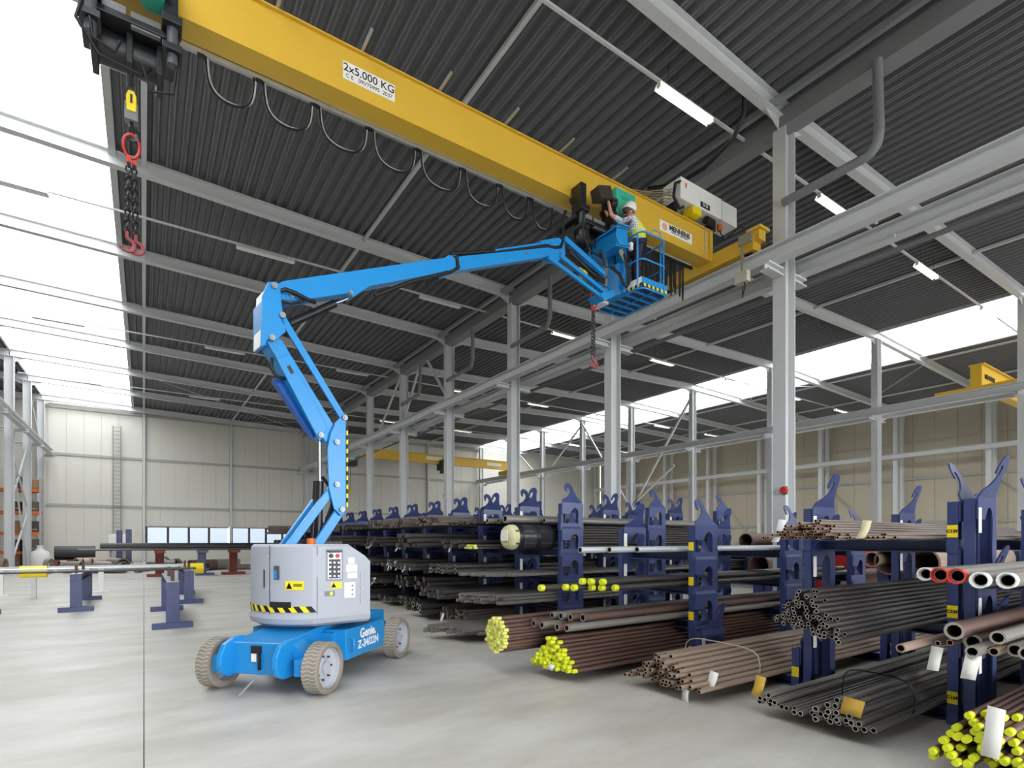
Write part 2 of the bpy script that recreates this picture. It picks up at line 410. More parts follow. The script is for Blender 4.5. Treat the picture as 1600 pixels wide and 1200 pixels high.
# right wall with columns, rails and runway
wr = empty('wall_right', (48, 0, 0), 'beige panelled right wall', kind='structure')
MB().box(48.1, YN, 0, 48.25, YF+.2, 12).build('wall_core', M_WALLB, wr)
for z0, z1 in ((.1, 2.9), (3.1, 6.2), (6.4, 9.0), (9.1, 11.3)):
    y = -2.
    while y < YF-.1:
        MB().box(48.04, y+.01, z0, 48.1, min(y+1.36, YF)-.01, z1).build('wall_panel', M_WALLB, wr); y += 1.36
for z in (3.0, 6.3):
    MB().box(47.9, -6, z-.09, 48.04, YF, z+.09).build('wall_rail', M_GIRT, wr)
for y in FR[3:]:
    MB().hbeam((47.7, y, 0), (47.7, y, 11.1), .2, .3, .02, .012, up=(1, 0, 0)).build('wall_post', M_STEEL, wr)
    MB().hbeam((46.6, y, 0), (46.6, y, 11.1), .3, .3, .02, .012, up=(1, 0, 0)).build('runway_post', M_STEEL, wr)
for y in FR[4:9:2]:
    MB().bar((47.85, y, 3), (47.85, y+S, 0.3), .07, .07).build('wall_brace', M_GIRT, wr); MB().bar((47.85, y, .3), (47.85, y+S, 6.2), .07, .07).build('wall_brace', M_GIRT, wr)
MB().hbeam((46.2, YN, RZ-.17), (46.2, YF-.6, RZ-.17), .28, .34, .028, .016).build('runway_girder', M_STEEL, wr)
# left wall and near wall (behind the camera, with an unseen gate added for fill light)
wl = MB().box(-24.2, YN, 0, -24, YF+.2, 12.6).build('wall_left', M_WALL); tag(wl, 'cream left wall of the hall', kind='structure')
wn = empty('wall_near', (0, YN, 0), 'cream near wall with an unseen gate added for fill light', kind='structure')
GX0, GX1, GZ = -5.5, 27.5, 8.0
for (x0, x1, z0, z1) in ((-24, GX0, 0, 12.6), (GX1, 48, 0, 12.6), (GX0, GX1, GZ, 12.6)):
    MB().box(x0, YN-.2, z0, x1, YN, z1).build('wall_core', M_WALL, wn)
portal(((GX0+GX1)/2, YN-.1, GZ/2), (R(-90), 0, 0), GX1-GX0, GZ)
tag(MB().box(-80, -120, -.35, 120, YN-.2, -.05).build('yard_ground', mat('asphalt', (150, 150, 148), .9)), 'grey yard outside the added gate', kind='structure')
# ================================================================== CEILING LIGHTS
M_TUBE = emis('fluorescent tube', (255, 244, 214), 9)
def fixture_meshes():
    h = MB().prism([(-.13, -.03), (-.06, .07), (.06, .07), (.13, -.03), (.124, -.033), (.055, .06), (-.055, .06), (-.124, -.033)], (0, 0, 0), (0, 1, 0), (0, 0, 1), (1.75, 0, 0)).mesh('reflector', M_WHITE)
    t0 = MB().cyl((.03, -.032, .03), (1.72, -.032, .03), .02, 8); t1 = MB().cyl((.03, .032, .03), (1.72, .032, .03), .02, 8)
    e0 = MB().box(-.01, -.05, -.035, .03, .05, .06).mesh('end_bracket', M_WHITE); e1 = MB().box(1.72, -.05, -.035, 1.76, .05, .06).mesh('end_bracket', M_WHITE)
    w0 = MB().cyl((.3, 0, .07), (.3, 0, .85), .006, 5).mesh('hanger_wire', M_BLKM); w1 = MB().cyl((1.45, 0, .07), (1.45, 0, .85), .006, 5).mesh('hanger_wire', M_BLKM)
    lit = (t0.mesh('tube', M_TUBE, 40), t1.mesh('tube', M_TUBE, 40)); off = (t0.mesh('tube', M_WHITE, 40), t1.mesh('tube', M_WHITE, 40))
    return (h, e0, e1, w0, w1), lit, off
FXM = fixture_meshes()
rowname = ['over the crane', 'beyond the crane', 'halfway down the hall', 'near the back wall']
for r, y in enumerate((7.6, 19.3, 30.2, 41.0)):
    for i, x in enumerate((-3.9, 2.45, 8.8, 15.26, 21.75, 28.1, 34.5, 41)):
        if r == 0 and i in (0, 1): continue
        z = 11.05
        o = empty('fluorescent_light', (x, y, z), 'suspended white tube light, %s from left in the row %s' % (ORD[i], rowname[r]), 'light', 'suspended tube lights')
        for m in FXM[0]+(FXM[2] if (r and x < 12) else FXM[1]): inst(m, m.name.split('.')[0], o)
    MB().box(-5.9 if r else -1, y-.03, 11.12, 47, y+.03, 11.17).build('light_trunking', M_STEEL)['kind'] = 'structure'

# ================================================================== MAIN BRIDGE CRANE
GY0, GY1, GZ0, GZ1 = 8.15, 8.47, 8.37, 9.05
crane = empty('bridge_crane', (3, 8.3, 8.37), 'large yellow overhead bridge crane spanning above the blue boom lift', 'crane')
g = MB().box(-5.2, GY0, GZ0, 11.28, GY1, GZ1)
g.build('girder', M_YEL, crane, bevel=.006)
MB().box(-5.2, GY0-.05, GZ1, 11.3, GY1+.05, GZ1+.022).build('top_flange', M_YEL, crane)
MB().box(-5.2, GY0-.02, GZ0-.018, 11.28, GY1+.02, GZ0).build('bottom_flange', M_YEL, crane)
MB().box(11.20, GY0-.03, GZ0-.02, 11.32, GY1+.03, GZ1+.03).build('end_plate', M_YEL, crane)
ec = MB().box(11.28, 7.05, 8.18, 11.58, 9.75, 8.52); ec.build('end_carriage', M_YEL, crane, bevel=.01)
ew = MB()
for y in (7.25, 9.5): ew.cyl((11.37, y, 8.24), (11.53, y, 8.24), .11, 16)
ew.build('wheel', M_BLKM, crane)
MB().box(11.3, 6.92, 8.36, 11.55, 7.1, 8.62).box(11.24, 6.86, 8.58, 11.62, 7.2, 8.64).build('carriage_cap', M_YEL, crane)
MB().box(11.1, 6.98, 8.28, 11.14, 7.3, 8.5).box(11.1, 7.2, 7.5, 11.15, 7.24, 8.45).build('collector_bracket', mat('dull steel', (150, 148, 132), .5, .3), crane)
MB().path([(11.15, 7.2, 7.55), (11.05, 7.1, 7.3), (11.1, 7.2, 7.1), (11.2, 7.25, 7.4)], .012, 6).build('collector_cable', M_BLACK, crane)
MB().box(11.03, 7.05, 7.42, 11.17, 7.35, 7.66).build('current_collector', mat('pale box', (190, 188, 170), .5), crane)
MB().box(-5.2, 8.53, 8.30, 9.4, 8.58, 8.37).build('festoon_rail', M_GALV, crane)
for i, x in enumerate((1.55, 2.75, 4.05, 5.35, 6.6, 8.0, 9.3)):
    MB().bar((x, 7.70, GZ1+.05), (x, 8.2, GZ1+.05), .035, .035).build('support_arm', M_GALV, crane)
def festoon(x0, x1, sag, r=.011, dy=0., par=None, m=None):
    pts = []
    n = 14
    for i in range(n+1):
        t = i/n; sgn = 1-(2*t-1)**2
        pts.append((x0+(x1-x0)*(t-.12*math.sin(2*math.pi*t)), 8.55+dy, 8.30-sag*sgn**.75))
    return MB().path(pts, r, 6).build('festoon_cable', m or M_BLACK, par or crane, smooth=60)
xs = [.63, 1.36, 2.15, 3.0, 3.84, 4.71, 5.5, 6.2, 6.8]
for a, b in zip(xs, xs[1:]):
    festoon(a+.07, b-.05, .52, .017); festoon(a+.10, b-.02, .48, .012, .03, m=mat('flat cable sheen', (196, 196, 196), .3))  # pale second loop: the flat cable's white shine put into its colour
    MB().box(a-.03, 8.53, 8.275, a+.06, 8.58, 8.31).build('festoon_clip', M_BLKM, crane)
for i in range(26):
    x = 8.55+i*.085; festoon(x, x+.05, .55+.35*random.random(), .014, random.uniform(-.05, .06))
MB().box(8.5, 8.53, 8.28, 11.1, 8.58, 8.34).build('festoon_rail', M_BLKM, crane)
# plates
def plate(px4, y, par, name, depth=.006, m=None):
    p = [ony(*q, y) for q in px4]; x0 = (p[0].x+p[3].x)/2; x1 = (p[1].x+p[2].x)/2; z1 = (p[0].z+p[1].z)/2; z0 = (p[2].z+p[3].z)/2
    o = MB().box(x0, y, z0, x1, y+depth, z1).build(name, m or M_PAPER, par); return o, x0, x1, z0, z1
pl, x0, x1, z0, z1 = plate(((536, 94), (617, 133), (617, 160), (536, 121)), GY0-.006, crane, 'load_plate')
X, Z = (1, 0, 0), (0, 0, 1)
text('2x5.000 KG', 'lettering', .165, ((x0+x1)/2, GY0-.007, z1-.09), X, Z, M_INK, pl, bold=.001)
text('C E   09V75995  2037', 'lettering', .082, ((x0+x1)/2, GY0-.007, z0+.06), X, Z, M_INK, pl)
pl, x0, x1, z0, z1 = plate(((1031, 342), (1081, 367), (1081, 384), (1031, 357)), GY0-.006, crane, 'maker_plate')
text('MENNENS', 'lettering', .155, (x0+.67, GY0-.007, z1-.085), X, Z, M_INK, pl, bold=.006)
text('bedrijven in hijstechniek', 'lettering', .058, (x0+.66, GY0-.007, z0+.07), X, Z, M_INK, pl)
MB().cyl((x0+.16, GY0-.003, (z0+z1)/2), (x0+.16, GY0-.009, (z0+z1)/2), .085, 16).build('round_logo', mat('pale red ink', (224, 170, 152), .7), pl)
# electric cabinet on its platform
cb = MB().box(9.93, 7.95, 9.31, 11.42, 8.45, 9.80).build('switch_cabinet', M_WHITE, crane, bevel=.01)
MB().box(11.44, 7.95, 9.31, 12.02, 8.45, 9.78).build('cabinet_door', M_WHITE, cb)
MB().box(10.62, 7.943, 9.36, 10.96, 7.95, 9.48).build('label', M_INK, cb)
MB().box(10.62, 7.943, 9.50, 10.96, 7.95, 9.66).build('label', M_PAPER, cb)
text('O O', 'lettering', .1, (10.79, 7.941, 9.42), X, Z, M_PAPER, cb, bold=.004)
MB().box(10.08, 7.943, 9.6, 10.13, 7.95, 9.7).build('warning_sign', M_ORANGE, cb)
MB().box(9.2, 8.2, 9.07, 11.9, 8.62, 9.12).box(9.9, 8.1, 9.1, 10.0, 8.4, 9.31).box(11.3, 8.1, 9.1, 11.4, 8.4, 9.31).build('platform', M_BLKM, crane)
MB().box(10.35, 7.95, 9.13, 10.66, 8.22, 9.3).build('warning_horn', M_YTAG, crane)
MB().cyl((10.95, 8.05, 9.2), (11.2, 8.05, 9.2), .09, 12).build('plug_socket', M_BLKM, crane)
MB().cyl((11.55, 8.1, 9.16), (11.55, 8.1, 9.31), .055, 12).build('flashing_light', M_ORANGE, crane)
MB().path([(9.95, 7.98, 9.7), (9.78, 7.98, 9.6), (9.75, 8.0, 9.3), (9.95, 8.0, 9.1), (10.1, 8.02, 9.2)], .035, 7).build('cable_bundle', M_BLACK, crane, smooth=60)
cg = PB('cable_bundle', mat('tan cable', (150, 132, 92), .6), crane)
for i in range(7): cg.path([(9.95, 8.1+i*.05, 9.6-i*.05), (9.0, 8.15+i*.05, 9.22-i*.01), (8.4, 8.2+i*.04, 9.1)], .012, 5)
cg.build('cable_bundle', mat('tan cable', (150, 132, 92), .6), crane)
MB().path([(11.55, 8.1, 9.16), (11.6, 8.0, 8.9), (11.3, 7.4, 8.85), (11.15, 7.15, 8.6)], .014, 6).build('cable_bundle', M_BLACK, crane)
for z in (8.5, 8.8): MB().cyl((11.06, 8.13, z), (11.06, 8.13, z+.25), .015, 6).build('conduit', M_STEEL, crane)

# ================================================================== HOISTS
def chain_links(mb, p, q, step=.085, r=.011, w=.026):
    p, q = Vector(p), Vector(q); n = max(1, int((q-p).length/(step*.78)))
    for i in range(n):
        c = p+(q-p)*((i+.5)/n); s_ = Vector((1, 0, 0)) if i % 2 else Vector((0, 1, 0)); pts = []
        for k in range(10):
            a = 2*math.pi*k/10; pts.append(c+s_*math.sin(a)*w+Vector((0, 0, 1))*math.cos(a)*step*.55)
        mb.path(pts, r, 5, closed=True)
def hook_shape(mb, o, sc=1., r=.02, ax=(1, 0, 0)):
    o = Vector(o); ax = Vector(ax); pts = [o+Vector((0, 0, .1*sc)), o+Vector((0, 0, .03*sc))]
    for k in range(9):
        a = R(80-k*32); pts.append(o+ax*math.cos(a)*.07*sc+Vector((0, 0, -.05*sc+math.sin(a)*.07*sc)))
    mb.path(pts, [r*1.1]*4+[r*1.3]*3+[r, r, r*.7, r*.4][:len(pts)-7], 7)
def hoist(x, label, zb, green_x, gw=.22):
    h = empty('electric_hoist', (x, 8.3, 8.3), label, 'hoist', 'wire rope hoists on the bridge crane')
    # trolley side plates hugging the girder
    for k in (-.46, .34):
        MB().box(x+k, 7.84, 7.98, x+k+.14, 8.12, 8.50).build('trolley_plate', M_BLKM, h, bevel=.01)
        MB().cyl((x+k+.08, 7.9, 7.5), (x+k+.08, 7.9, 8.0), .062, 14).build('travel_motor', mat('dark grey motor', (82, 84, 90), .45), h, smooth=40)
        MB().box(x+k-.03, 7.78, 7.62, x+k+.18, 8.05, 7.70).build('motor_flange', M_BLKM, h, bevel=.008); MB().box(x+k-.03, 7.78, 7.95, x+k+.18, 8.05, 8.05).build('motor_flange', M_BLKM, h, bevel=.008)
        MB().cyl((x+k+.08, 8.1, 8.32), (x+k+.08, 8.2, 8.32), .07, 14).build('trolley_wheel', M_CHAIN, h)
    MB().box(x-.5, 7.96, 7.86, x+.5, 8.70, 7.94).build('hoist_frame', M_BLKM, h, bevel=.012)
    for k in (-.40, -.05, .26): MB().box(x+k, 8.12, 7.5, x+k+.07, 8.58, 7.86).build('frame_cheek', M_BLKM, h, bevel=.01)
    MB().obox((x-.02, 7.74, 8.34), (.16, 0, .05), (0, .13, 0), (-.035, 0, .11)).build('gear_motor', mat('brown black motor', (58, 52, 44), .5), h, bevel=.015)
    MB().cyl((x+.2, 7.78, 8.28), (x+.36, 7.78, 8.33), .1, 14).build('brake_housing', M_BLKM, h, smooth=40)
    MB().cyl((x-.34, 8.35, 7.72), (x+.3, 8.35, 7.72), .19, 20).build('rope_drum', M_BLKM, h, smooth=40)
    MB().box(x-.28, 7.98, 7.88, x-.05, 8.04, 8.04).box(x+.0, 7.98, 7.84, x+.3, 8.04, 8.02).build('gear_guard', M_PIPE, h)
    b = MB().prism([(-.16, 8.27), (-.16, 8.75), (gw, 8.75), (gw, 8.32), (gw-.08, 8.22), (-.1, 8.22)], (green_x, 7.84, 0), (1, 0, 0), (0, 0, 1), (0, .29, 0)).build('control_housing', M_GREEN, h, bevel=.03)
    text('WR', 'lettering', .14, (green_x+.1, 7.838, 8.56), X, Z, mat('dark green', (34, 128, 108), .5), b)
    c = PB('control_cable', M_BLACK, h)
    c.path([(x-.42, 7.8, 7.9), (x-.5, 7.75, 7.5), (x-.3, 7.8, 7.22), (x+.1, 7.85, 7.2), (x+.2, 8.1, 7.5)], .02, 7)
    c.path([(x+.1, 7.9, 7.4), (x+.2, 7.85, 7.05), (x+.42, 7.82, 7.1), (x+.48, 7.9, 7.6)], .016, 7)
    c.path([(x-.38, 7.8, 7.6), (x-.35, 7.75, 7.35), (x-.15, 7.78, 7.3), (x-.1, 7.85, 7.5)], .018, 7)
    c.build('control_cable', M_BLACK, h, smooth=60)
    r_ = PB('wire_rope', M_CHAIN, h)
    for k in (-.03, .06): r_.cyl((x+k, 8.3, 7.6), (x+k*.7, 8.3, zb+.2), .007, 6)
    r_.build('wire_rope', M_CHAIN, h)
    hb = MB().box(x-.07, 8.24, zb-.14, x+.07, 8.36, zb+.08).build('hook_block', M_PIPE, h, bevel=.01)
    MB().prism([(-.05, -.06), (-.055, .12), (-.03, .19), (.03, .19), (.055, .12), (.05, -.06)], (x, 8.22, zb+.02), (1, 0, 0), (0, 0, 1), (0, .16, 0)).build('sheave_cover', M_YTAG, hb, bevel=.01)
    MB().box(x-.012, 8.215, zb+.05, x+.012, 8.22, zb+.16).build('slot', M_BLKM, hb)
    hk = MB(); hook_shape(hk, (x, 8.3, zb-.24), 1.0, .022); hk.build('hook', M_CHAIN, hb, smooth=50)
    return h
hoist(-.13, 'green and black wire rope hoist at top left above hanging chain', 7.02, .12)
hoist(7.35, 'green and black wire rope hoist the worker is reaching into', 7.02, 7.98, .40)
def sling(x, ztop, zbot, label):
    s_ = empty('chain_sling', (x, 8.3, zbot), label, 'chain sling')
    ring = [(x+.085*math.cos(a), 8.3, ztop-.14+.15*math.sin(a)) for a in [2*math.pi*k/16 for k in range(16)]]
    MB().path(ring, .018, 7, closed=True).build('master_ring', M_RED, s_, smooth=60)
    for k, dy in ((-.045, .0), (.045, .03)):
        c = MB(); chain_links(c, (x+k*.6, 8.3+dy, ztop-.33), (x+k, 8.3+dy, zbot+.2)); c.build('chain', M_CHAIN, s_, smooth=60)
        MB().box(x+k*.6-.025, 8.27+dy, ztop-.36, x+k*.6+.025, 8.33+dy, ztop-.27).build('connector', M_RED, s_)
        hk = MB(); hook_shape(hk, (x+k, 8.3+dy, zbot+.14), 1.1, .02); hk.build('sling_hook', mat('dull red', (150, 70, 74), .5), s_, smooth=50)
sling(-.13, 6.72, 5.25, 'chain sling with red ring hanging from the left hoist hook')
sling(7.64, 6.72, 5.2, 'chain sling hanging below the work platform')
# ================================================================== BOOM LIFT
LP = Vector((1.84, 7.13, 0)); AZ = R(7.3)
bE = Vector((math.cos(AZ), math.sin(AZ), 0)); bN = Vector((-math.sin(AZ), math.cos(AZ), 0)); UP = Vector((0, 0, 1))
def BP(px, py, off=0.):                     # a pixel carried to the vertical plane of the boom
    d = ray(px, py); t = (LP.dot(bN)+off)/d.dot(bN); q = d*t+Vector((0, 0, H)); return q
lift = empty('boom_lift', tuple(LP), 'blue articulated boom lift with grey turret and raised work platform', 'boom lift')
def slab(pxs, o0, o1, name, m, parent=None, bevel=.008):   # side outline given on the near face
    q = [BP(x, y, o0) for x, y in pxs]
    pr = [((p-LP).dot(bE), p.z) for p in q]
    return MB().prism(pr, LP+bN*o0, bE, UP, bN*(o1-o0)).build(name, m, parent or lift, bevel=bevel)
def beam2(pa, pb, w, o0, o1, name, m, parent=None):        # straight member between two pixels, w metres deep
    a, b = BP(*pa, o0), BP(*pb, o0); d = (b-a).normalized(); n = bN.cross(d)*(w/2)
    pr = [((p-LP).dot(bE), p.z) for p in (a-n, b-n, b+n, a+n)]
    return MB().prism(pr, LP+bN*o0, bE, UP, bN*(o1-o0)).build(name, m, parent or lift, bevel=.008)
def pin(p, o0, r=.035, name='pivot_pin'):
    q = BP(*p, o0); return MB().cyl(q-bN*.03, q+bN*.02, r, 12).cyl(q-bN*.04, q-bN*.028, r*.5, 8).build(name, M_PIN, lift, smooth=40)
# ---- chassis
cE = Vector((.726, .688, 0)).normalized(); cN = Vector((-cE.y, cE.x, 0))
def CP(t, o, z): return LP+cE*t+cN*o+UP*z
def cbox(t0, t1, o0, o1, z0, z1, mb=None):
    return (mb or MB()).obox(CP((t0+t1)/2, (o0+o1)/2, (z0+z1)/2), cE*(t1-t0)/2, cN*(o1-o0)/2, UP*(z1-z0)/2)
# central frame with sloped front
MB().prism([(-1.16, .22), (-1.16, .56), (-.55, .64), (1.2, .64), (1.2, .25), (.9, .2)], CP(0, -.33, 0), cE, UP, cN*.66).build('chassis_frame', M_BLUE, lift, bevel=.012)
for k in (-1, 1):
    sb = cbox(-.42, .56, .33*k if k > 0 else -.63, .63 if k > 0 else -.33, .24, .60).build('side_box', M_BLUE, lift, bevel=.012)
    cbox(-.5, -.42, .33*k if k > 0 else -.5, .5 if k > 0 else -.33, .24, .57).build('side_box_end', M_BLUE, lift)
    cbox(.56, .64, .34 if k > 0 else -.60, .60 if k > 0 else -.34, .3, .56).build('side_box_end', M_BLUE, lift)
    # curved bumper flanges at the front
    pr = [(-1.30, .25), (-1.335, .34), (-1.325, .45), (-1.26, .55), (-1.12, .6), (-.95, .6), (-.95, .2), (-1.2, .2)]
    MB().prism(pr, CP(0, k*.33-.03, 0), cE, UP, cN*.06).build('bumper_flange', M_BLUE, lift, bevel=.01)
    # axle arms with dark pocket
    ax_ = MB().prism([(k*.34, .24), (k*.34, .56), (k*.50, .42), (k*.56, .40), (k*.56, .20), (k*.5, .2)], CP(-1.04, 0, 0), cN, UP, cE*.22).build('axle_arm', M_BLUE, lift, bevel=.008)
    cbox(-1.045, -1.03, k*.44-.06, k*.44+.06, .25, .37).build('axle_pocket', M_BLKM, ax_)
    cbox(-1.16, -1.04, k*.50-.06, k*.50+.06, .22, .40).build('steering_knuckle', M_BLUE, lift, bevel=.008)
    MB().prism([(k*.34, .24), (k*.34, .56), (k*.56, .40), (k*.56, .20)], CP(.84, 0, 0), cN, UP, cE*.2).build('axle_arm', M_BLUE, lift, bevel=.008)
cbox(-.6, 1.0, -.30, .30, .12, .22).build('underbody', M_BLKM, lift)
cbox(.75, 1.28, -.62, -.34, .22, .30).build('rear_step', M_BLUE, lift)
MB().cyl(CP(0, 0, .62), CP(0, 0, .70), .44, 28).build('slew_ring', M_BLKM, lift, smooth=40)
# front face details
cbox(-1.18, -1.16, -.06, .06, .45, .53).build('latch_recess', M_BLKM, lift)
cbox(-1.172, -1.165, .0, .06, .36, .45).build('serial_plate', M_PAPER, lift)
MB().path([CP(-1.18, -.04, .45), CP(-1.19, -.05, .36), CP(-1.18, -.045, .28)], .018, 6).build('charge_cable', M_BLACK, lift)
MB().cyl(CP(-1.18, 0, .19), CP(-1.28, .13, .02), .013, 8).build('earth_strap', M_GALV, lift)
# handle and lettering on the right hand side panel (faces the camera)
MB().path([CP(-.33, -.64, .32), CP(-.33, -.68, .34), CP(-.33, -.68, .48), CP(-.33, -.64, .5)], .012, 6).build('panel_handle', M_BLUE, lift, smooth=60)
text('Genie.', 'lettering', .16, CP(.12, -.633, .50), cE, UP, M_PAPER, lift, bold=.004)
text('Z-34/22N', 'lettering', .135, CP(.13, -.633, .37), cE, UP, M_PAPER, lift, bold=.003)
# ---- wheels
def wheel(t, o, sg, turn=0.):
    c = CP(t, o, .28); ax = (cN*sg).copy(); ax.rotate(Matrix.Rotation(turn, 3, 'Z'))
    fw = UP.cross(ax)
    ty = MB().lathe(c, ax, [(.20, -.095), (.262, -.095), (.28, -.08), (.28, .08), (.262, .095), (.225, .095), (.215, .075)], 40).build('tyre', M_TYRE, lift, smooth=35)
    rim = MB().lathe(c, ax, [(.216, -.095), (.216, .075), (.205, .03), (.11, .0), (.07, .02), (.07, .05), (0.001, .055)], 32).build('wheel_rim', M_RIM, lift, smooth=40)
    MB().lathe(c, ax, [(.1, -.06), (.08, -.1), (.001, -.1)], 20).build('hub', M_BLUE, rim, smooth=40)
    bl = MB()
    for k in range(7):
        a = 2*math.pi*k/7; p = c+(fw*math.cos(a)+UP*math.sin(a))*.13+ax*.012; bl.cyl(p-ax*.01, p+ax*.02, .011, 6)
    bl.build('wheel_nut', M_CHAIN, rim)
    gr = MB(); n = 40                                           # wavy tread grooves
    for k in range(n):
        a = 2*math.pi*(k+.5)/n; vs = []
        for j in range(7):
            u = -.082+.164*j/6; aa = a+.035*math.sin(j*1.7)
            for da in (-.011, .011):
                d = fw*math.cos(aa+da)+UP*math.sin(aa+da); vs.append(c+ax*u+d*.2815)
        gr.add(vs, [(2*j, 2*j+1, 2*j+3, 2*j+2) for j in range(6)])
    gr.build('tread_groove', mat('worn tread edge', (206, 200, 190), .8), ty)
for t, o, sg, tr in ((-.94, -.645, -1, .0), (-.94, .645, 1, .0), (.94, -.645, -1, 0), (.94, .645, 1, 0)): wheel(t, o, sg, tr)
# ---- turret covers: rounded tail, flat flanks
def TP(t, o, z): return LP+bE*t+bN*o+UP*z
RT = .79
tail = [(RT*math.cos(a), RT*math.sin(a)) for a in [R(180+64-128*k/22) for k in range(23)]]   # from near flank round to far flank
plan_out = [(.37, -.70)]+[(-.36, -.705)]+tail+[(-.36, .705), (.37, .70)]
def loft(plan_lv, name, m, top=True, smooth=30, bevel=0):
    vs = []; fs = []; n = len(plan_lv[0][0])
    for pl_, z in plan_lv: vs += [TP(t, o, z) for t, o in pl_]
    for k in range(len(plan_lv)-1):
        for i in range(n): fs.append((k*n+i, k*n+(i+1) % n, (k+1)*n+(i+1) % n, (k+1)*n+i))
    fs.append(tuple(range(n))[::-1]); fs.append(tuple(range((len(plan_lv)-1)*n, len(plan_lv)*n)))
    return MB().add(vs, [q[::-1] for q in fs]).build(name, m, lift, smooth=smooth, bevel=bevel)
def scale_plan(s_, cut=None):
    out = []
    for t, o in plan_out:
        t2 = t*s_ if t < 0 else t; o2 = o*s_
        if cut is not None: t2 = min(t2, cut)
        out.append((t2, o2))
    return out
tc_ = loft([(scale_plan(.90), .665), (scale_plan(.985), .70), (scale_plan(1.005), .76), (scale_plan(.985), .80), (scale_plan(.98), .82), (scale_plan(.985), 1.40), (scale_plan(.985, .30), 1.47), (scale_plan(.975, .13), 1.58), (scale_plan(.94, .10), 1.61)], 'turret_cover', M_TGREY, smooth=28)
# hazard stripe round the tail
def arcplate(a0, a1, z0, z1, rr, name, m, parent, n=8, slant=0.):
    vs = []; fs = []
    for k in range(n+1):
        a = a0+(a1-a0)*k/n; vs += [TP(rr*math.cos(a+slant), rr*math.sin(a+slant), z0), TP(rr*math.cos(a), rr*math.sin(a), z1)]
    fs = [(2*k, 2*k+2, 2*k+3, 2*k+1) for k in range(n)]
    return MB().add(vs, fs).build(name, m, parent)
a = R(243)
i = 0
while a > R(140):
    arcplate(a, a-R(5.0), .835, .905, RT*.985+.003, 'hazard_stripe', M_HAZY if i % 2 else M_INK, tc_, 2, R(4)); a -= R(5.0); i += 1
# seams, recesses and stickers on tail and flank
def on_tail(px, py, r=RT*.985):
    d = ray(px, py); dx, dy = d.x, d.y; ox, oy = -LP.x, -LP.y
    A = dx*dx+dy*dy; B = 2*(ox*dx+oy*dy); C = ox*ox+oy*oy-r*r; D = B*B-4*A*C
    t = (-B-math.sqrt(max(D, 0)))/(2*A); q = d*t+Vector((0, 0, H)); return q, math.atan2((q-LP).dot(bN), (q-LP).dot(bE)) % (2*math.pi)
def on_flank(px, py, off=-.692):
    d = ray(px, py); t = (LP.dot(bN)+off)/d.dot(bN); return d*t+Vector((0, 0, H))
def tail_sticker(p0, p1, name, m, lift_=.004, par=None):
    (qa, aa), (qb, ab) = on_tail(*p0), on_tail(*p1)
    return arcplate(aa, ab, qb.z, qa.z, RT*.985+lift_, name, m, par or tc_, 4), (qa, aa, qb, ab)
def flank_sticker(p0, p1, name, m, lift_=.004, par=None):
    a_, b_ = on_flank(*p0), on_flank(*p1); ta, tb = (a_-LP).dot(bE), (b_-LP).dot(bE)
    c_ = TP((ta+tb)/2, -.692-lift_/2, (a_.z+b_.z)/2)
    return MB().obox(c_, bE*(tb-ta)/2, bN*lift_/2, UP*(a_.z-b_.z)/2).build(name, m, par or tc_), (ta, tb, a_.z, b_.z)
tail_sticker((421, 852), (422, 960), 'panel_seam', M_BLKM, .001)
tail_sticker((428, 884), (437, 906), 'latch_recess', mat('shadow grey', (74, 80, 92), .6))  # flat patch, the shade inside the recess is its colour
tail_sticker((428, 891), (433, 904), 'latch', M_BLUE, .008)
tail_sticker((412, 890), (414, 918), 'handle_slot', M_BLKM)
tail_sticker((422, 940), (455, 950), 'hand_recess', M_BLKM)  # flat dark patch in place of a shaded hollow
st, (qa, aa, qb, ab) = tail_sticker((446, 908), (475, 922), 'warning_label', M_HAZY)
rr = RT*.985+.006
am = aa+(ab-aa)*.22
def tri(a_c, zc, hgt, m, par):
    q = [TP(rr*math.cos(a_c+da), rr*math.sin(a_c+da), zc+dz) for da, dz in ((-.045, -hgt/2), (.045, -hgt/2), (0, hgt/2))]
    MB().add(q, [(0, 1, 2), (2, 1, 0)]).build('warning_triangle', m, par)
tri(am, (qa.z+qb.z)/2, .075, M_INK, st)
arcplate(aa+(ab-aa)*.45, aa+(ab-aa)*.9, (qa.z+qb.z)/2-.012, (qa.z+qb.z)/2+.02, rr, 'lettering', mat('worn print', (120, 110, 40), .7), st, 3)
for p in ((418, 869), (418, 921)): 
    q, _ = on_tail(*p); MB().cyl(q, q+(q-LP-UP*q.z).normalized()*.01, .02, 10).build('cover_bolt', M_RIM, tc_)
flank_sticker((495, 853), (496, 970), 'panel_seam', M_BLKM, .001)
pn, (ta, tb, za, zb) = flank_sticker((509, 858), (536, 907), 'control_panel', mat('panel recess', (140, 146, 158), .5))
flank_sticker((511, 860), (532, 862), 'panel_hood', M_BLKM, .05, pn)
fp, (ta, tb, za, zb) = flank_sticker((512, 864), (533, 904), 'panel_face', M_PAPER, .008, pn)
flank_sticker((513.5, 874), (531.5, 903), 'panel_keys', mat('panel dark', (58, 62, 74), .5), .01, fp)
def button(px, py, r, m, nm='button'):
    q = on_flank(px, py, -.70); MB().cyl(q, q-bN*.015, r, 12).build(nm, m, fp)
button(517, 868.5, .026, M_BLKM, 'key_switch'); button(527, 868.5, .024, M_RED, 'emergency_stop')
for ix in range(3):
    for iy in range(4): button(515.5+ix*6.6, 879+iy*7, .013, M_PAPER)
flank_sticker((544, 871), (554, 881), 'label', M_PAPER); flank_sticker((541, 882.5), (558, 893), 'label', M_PAPER); flank_sticker((543, 895), (558, 903), 'label', M_PAPER)
lb, _ = flank_sticker((538, 910), (555, 933), 'label', M_PAPER)
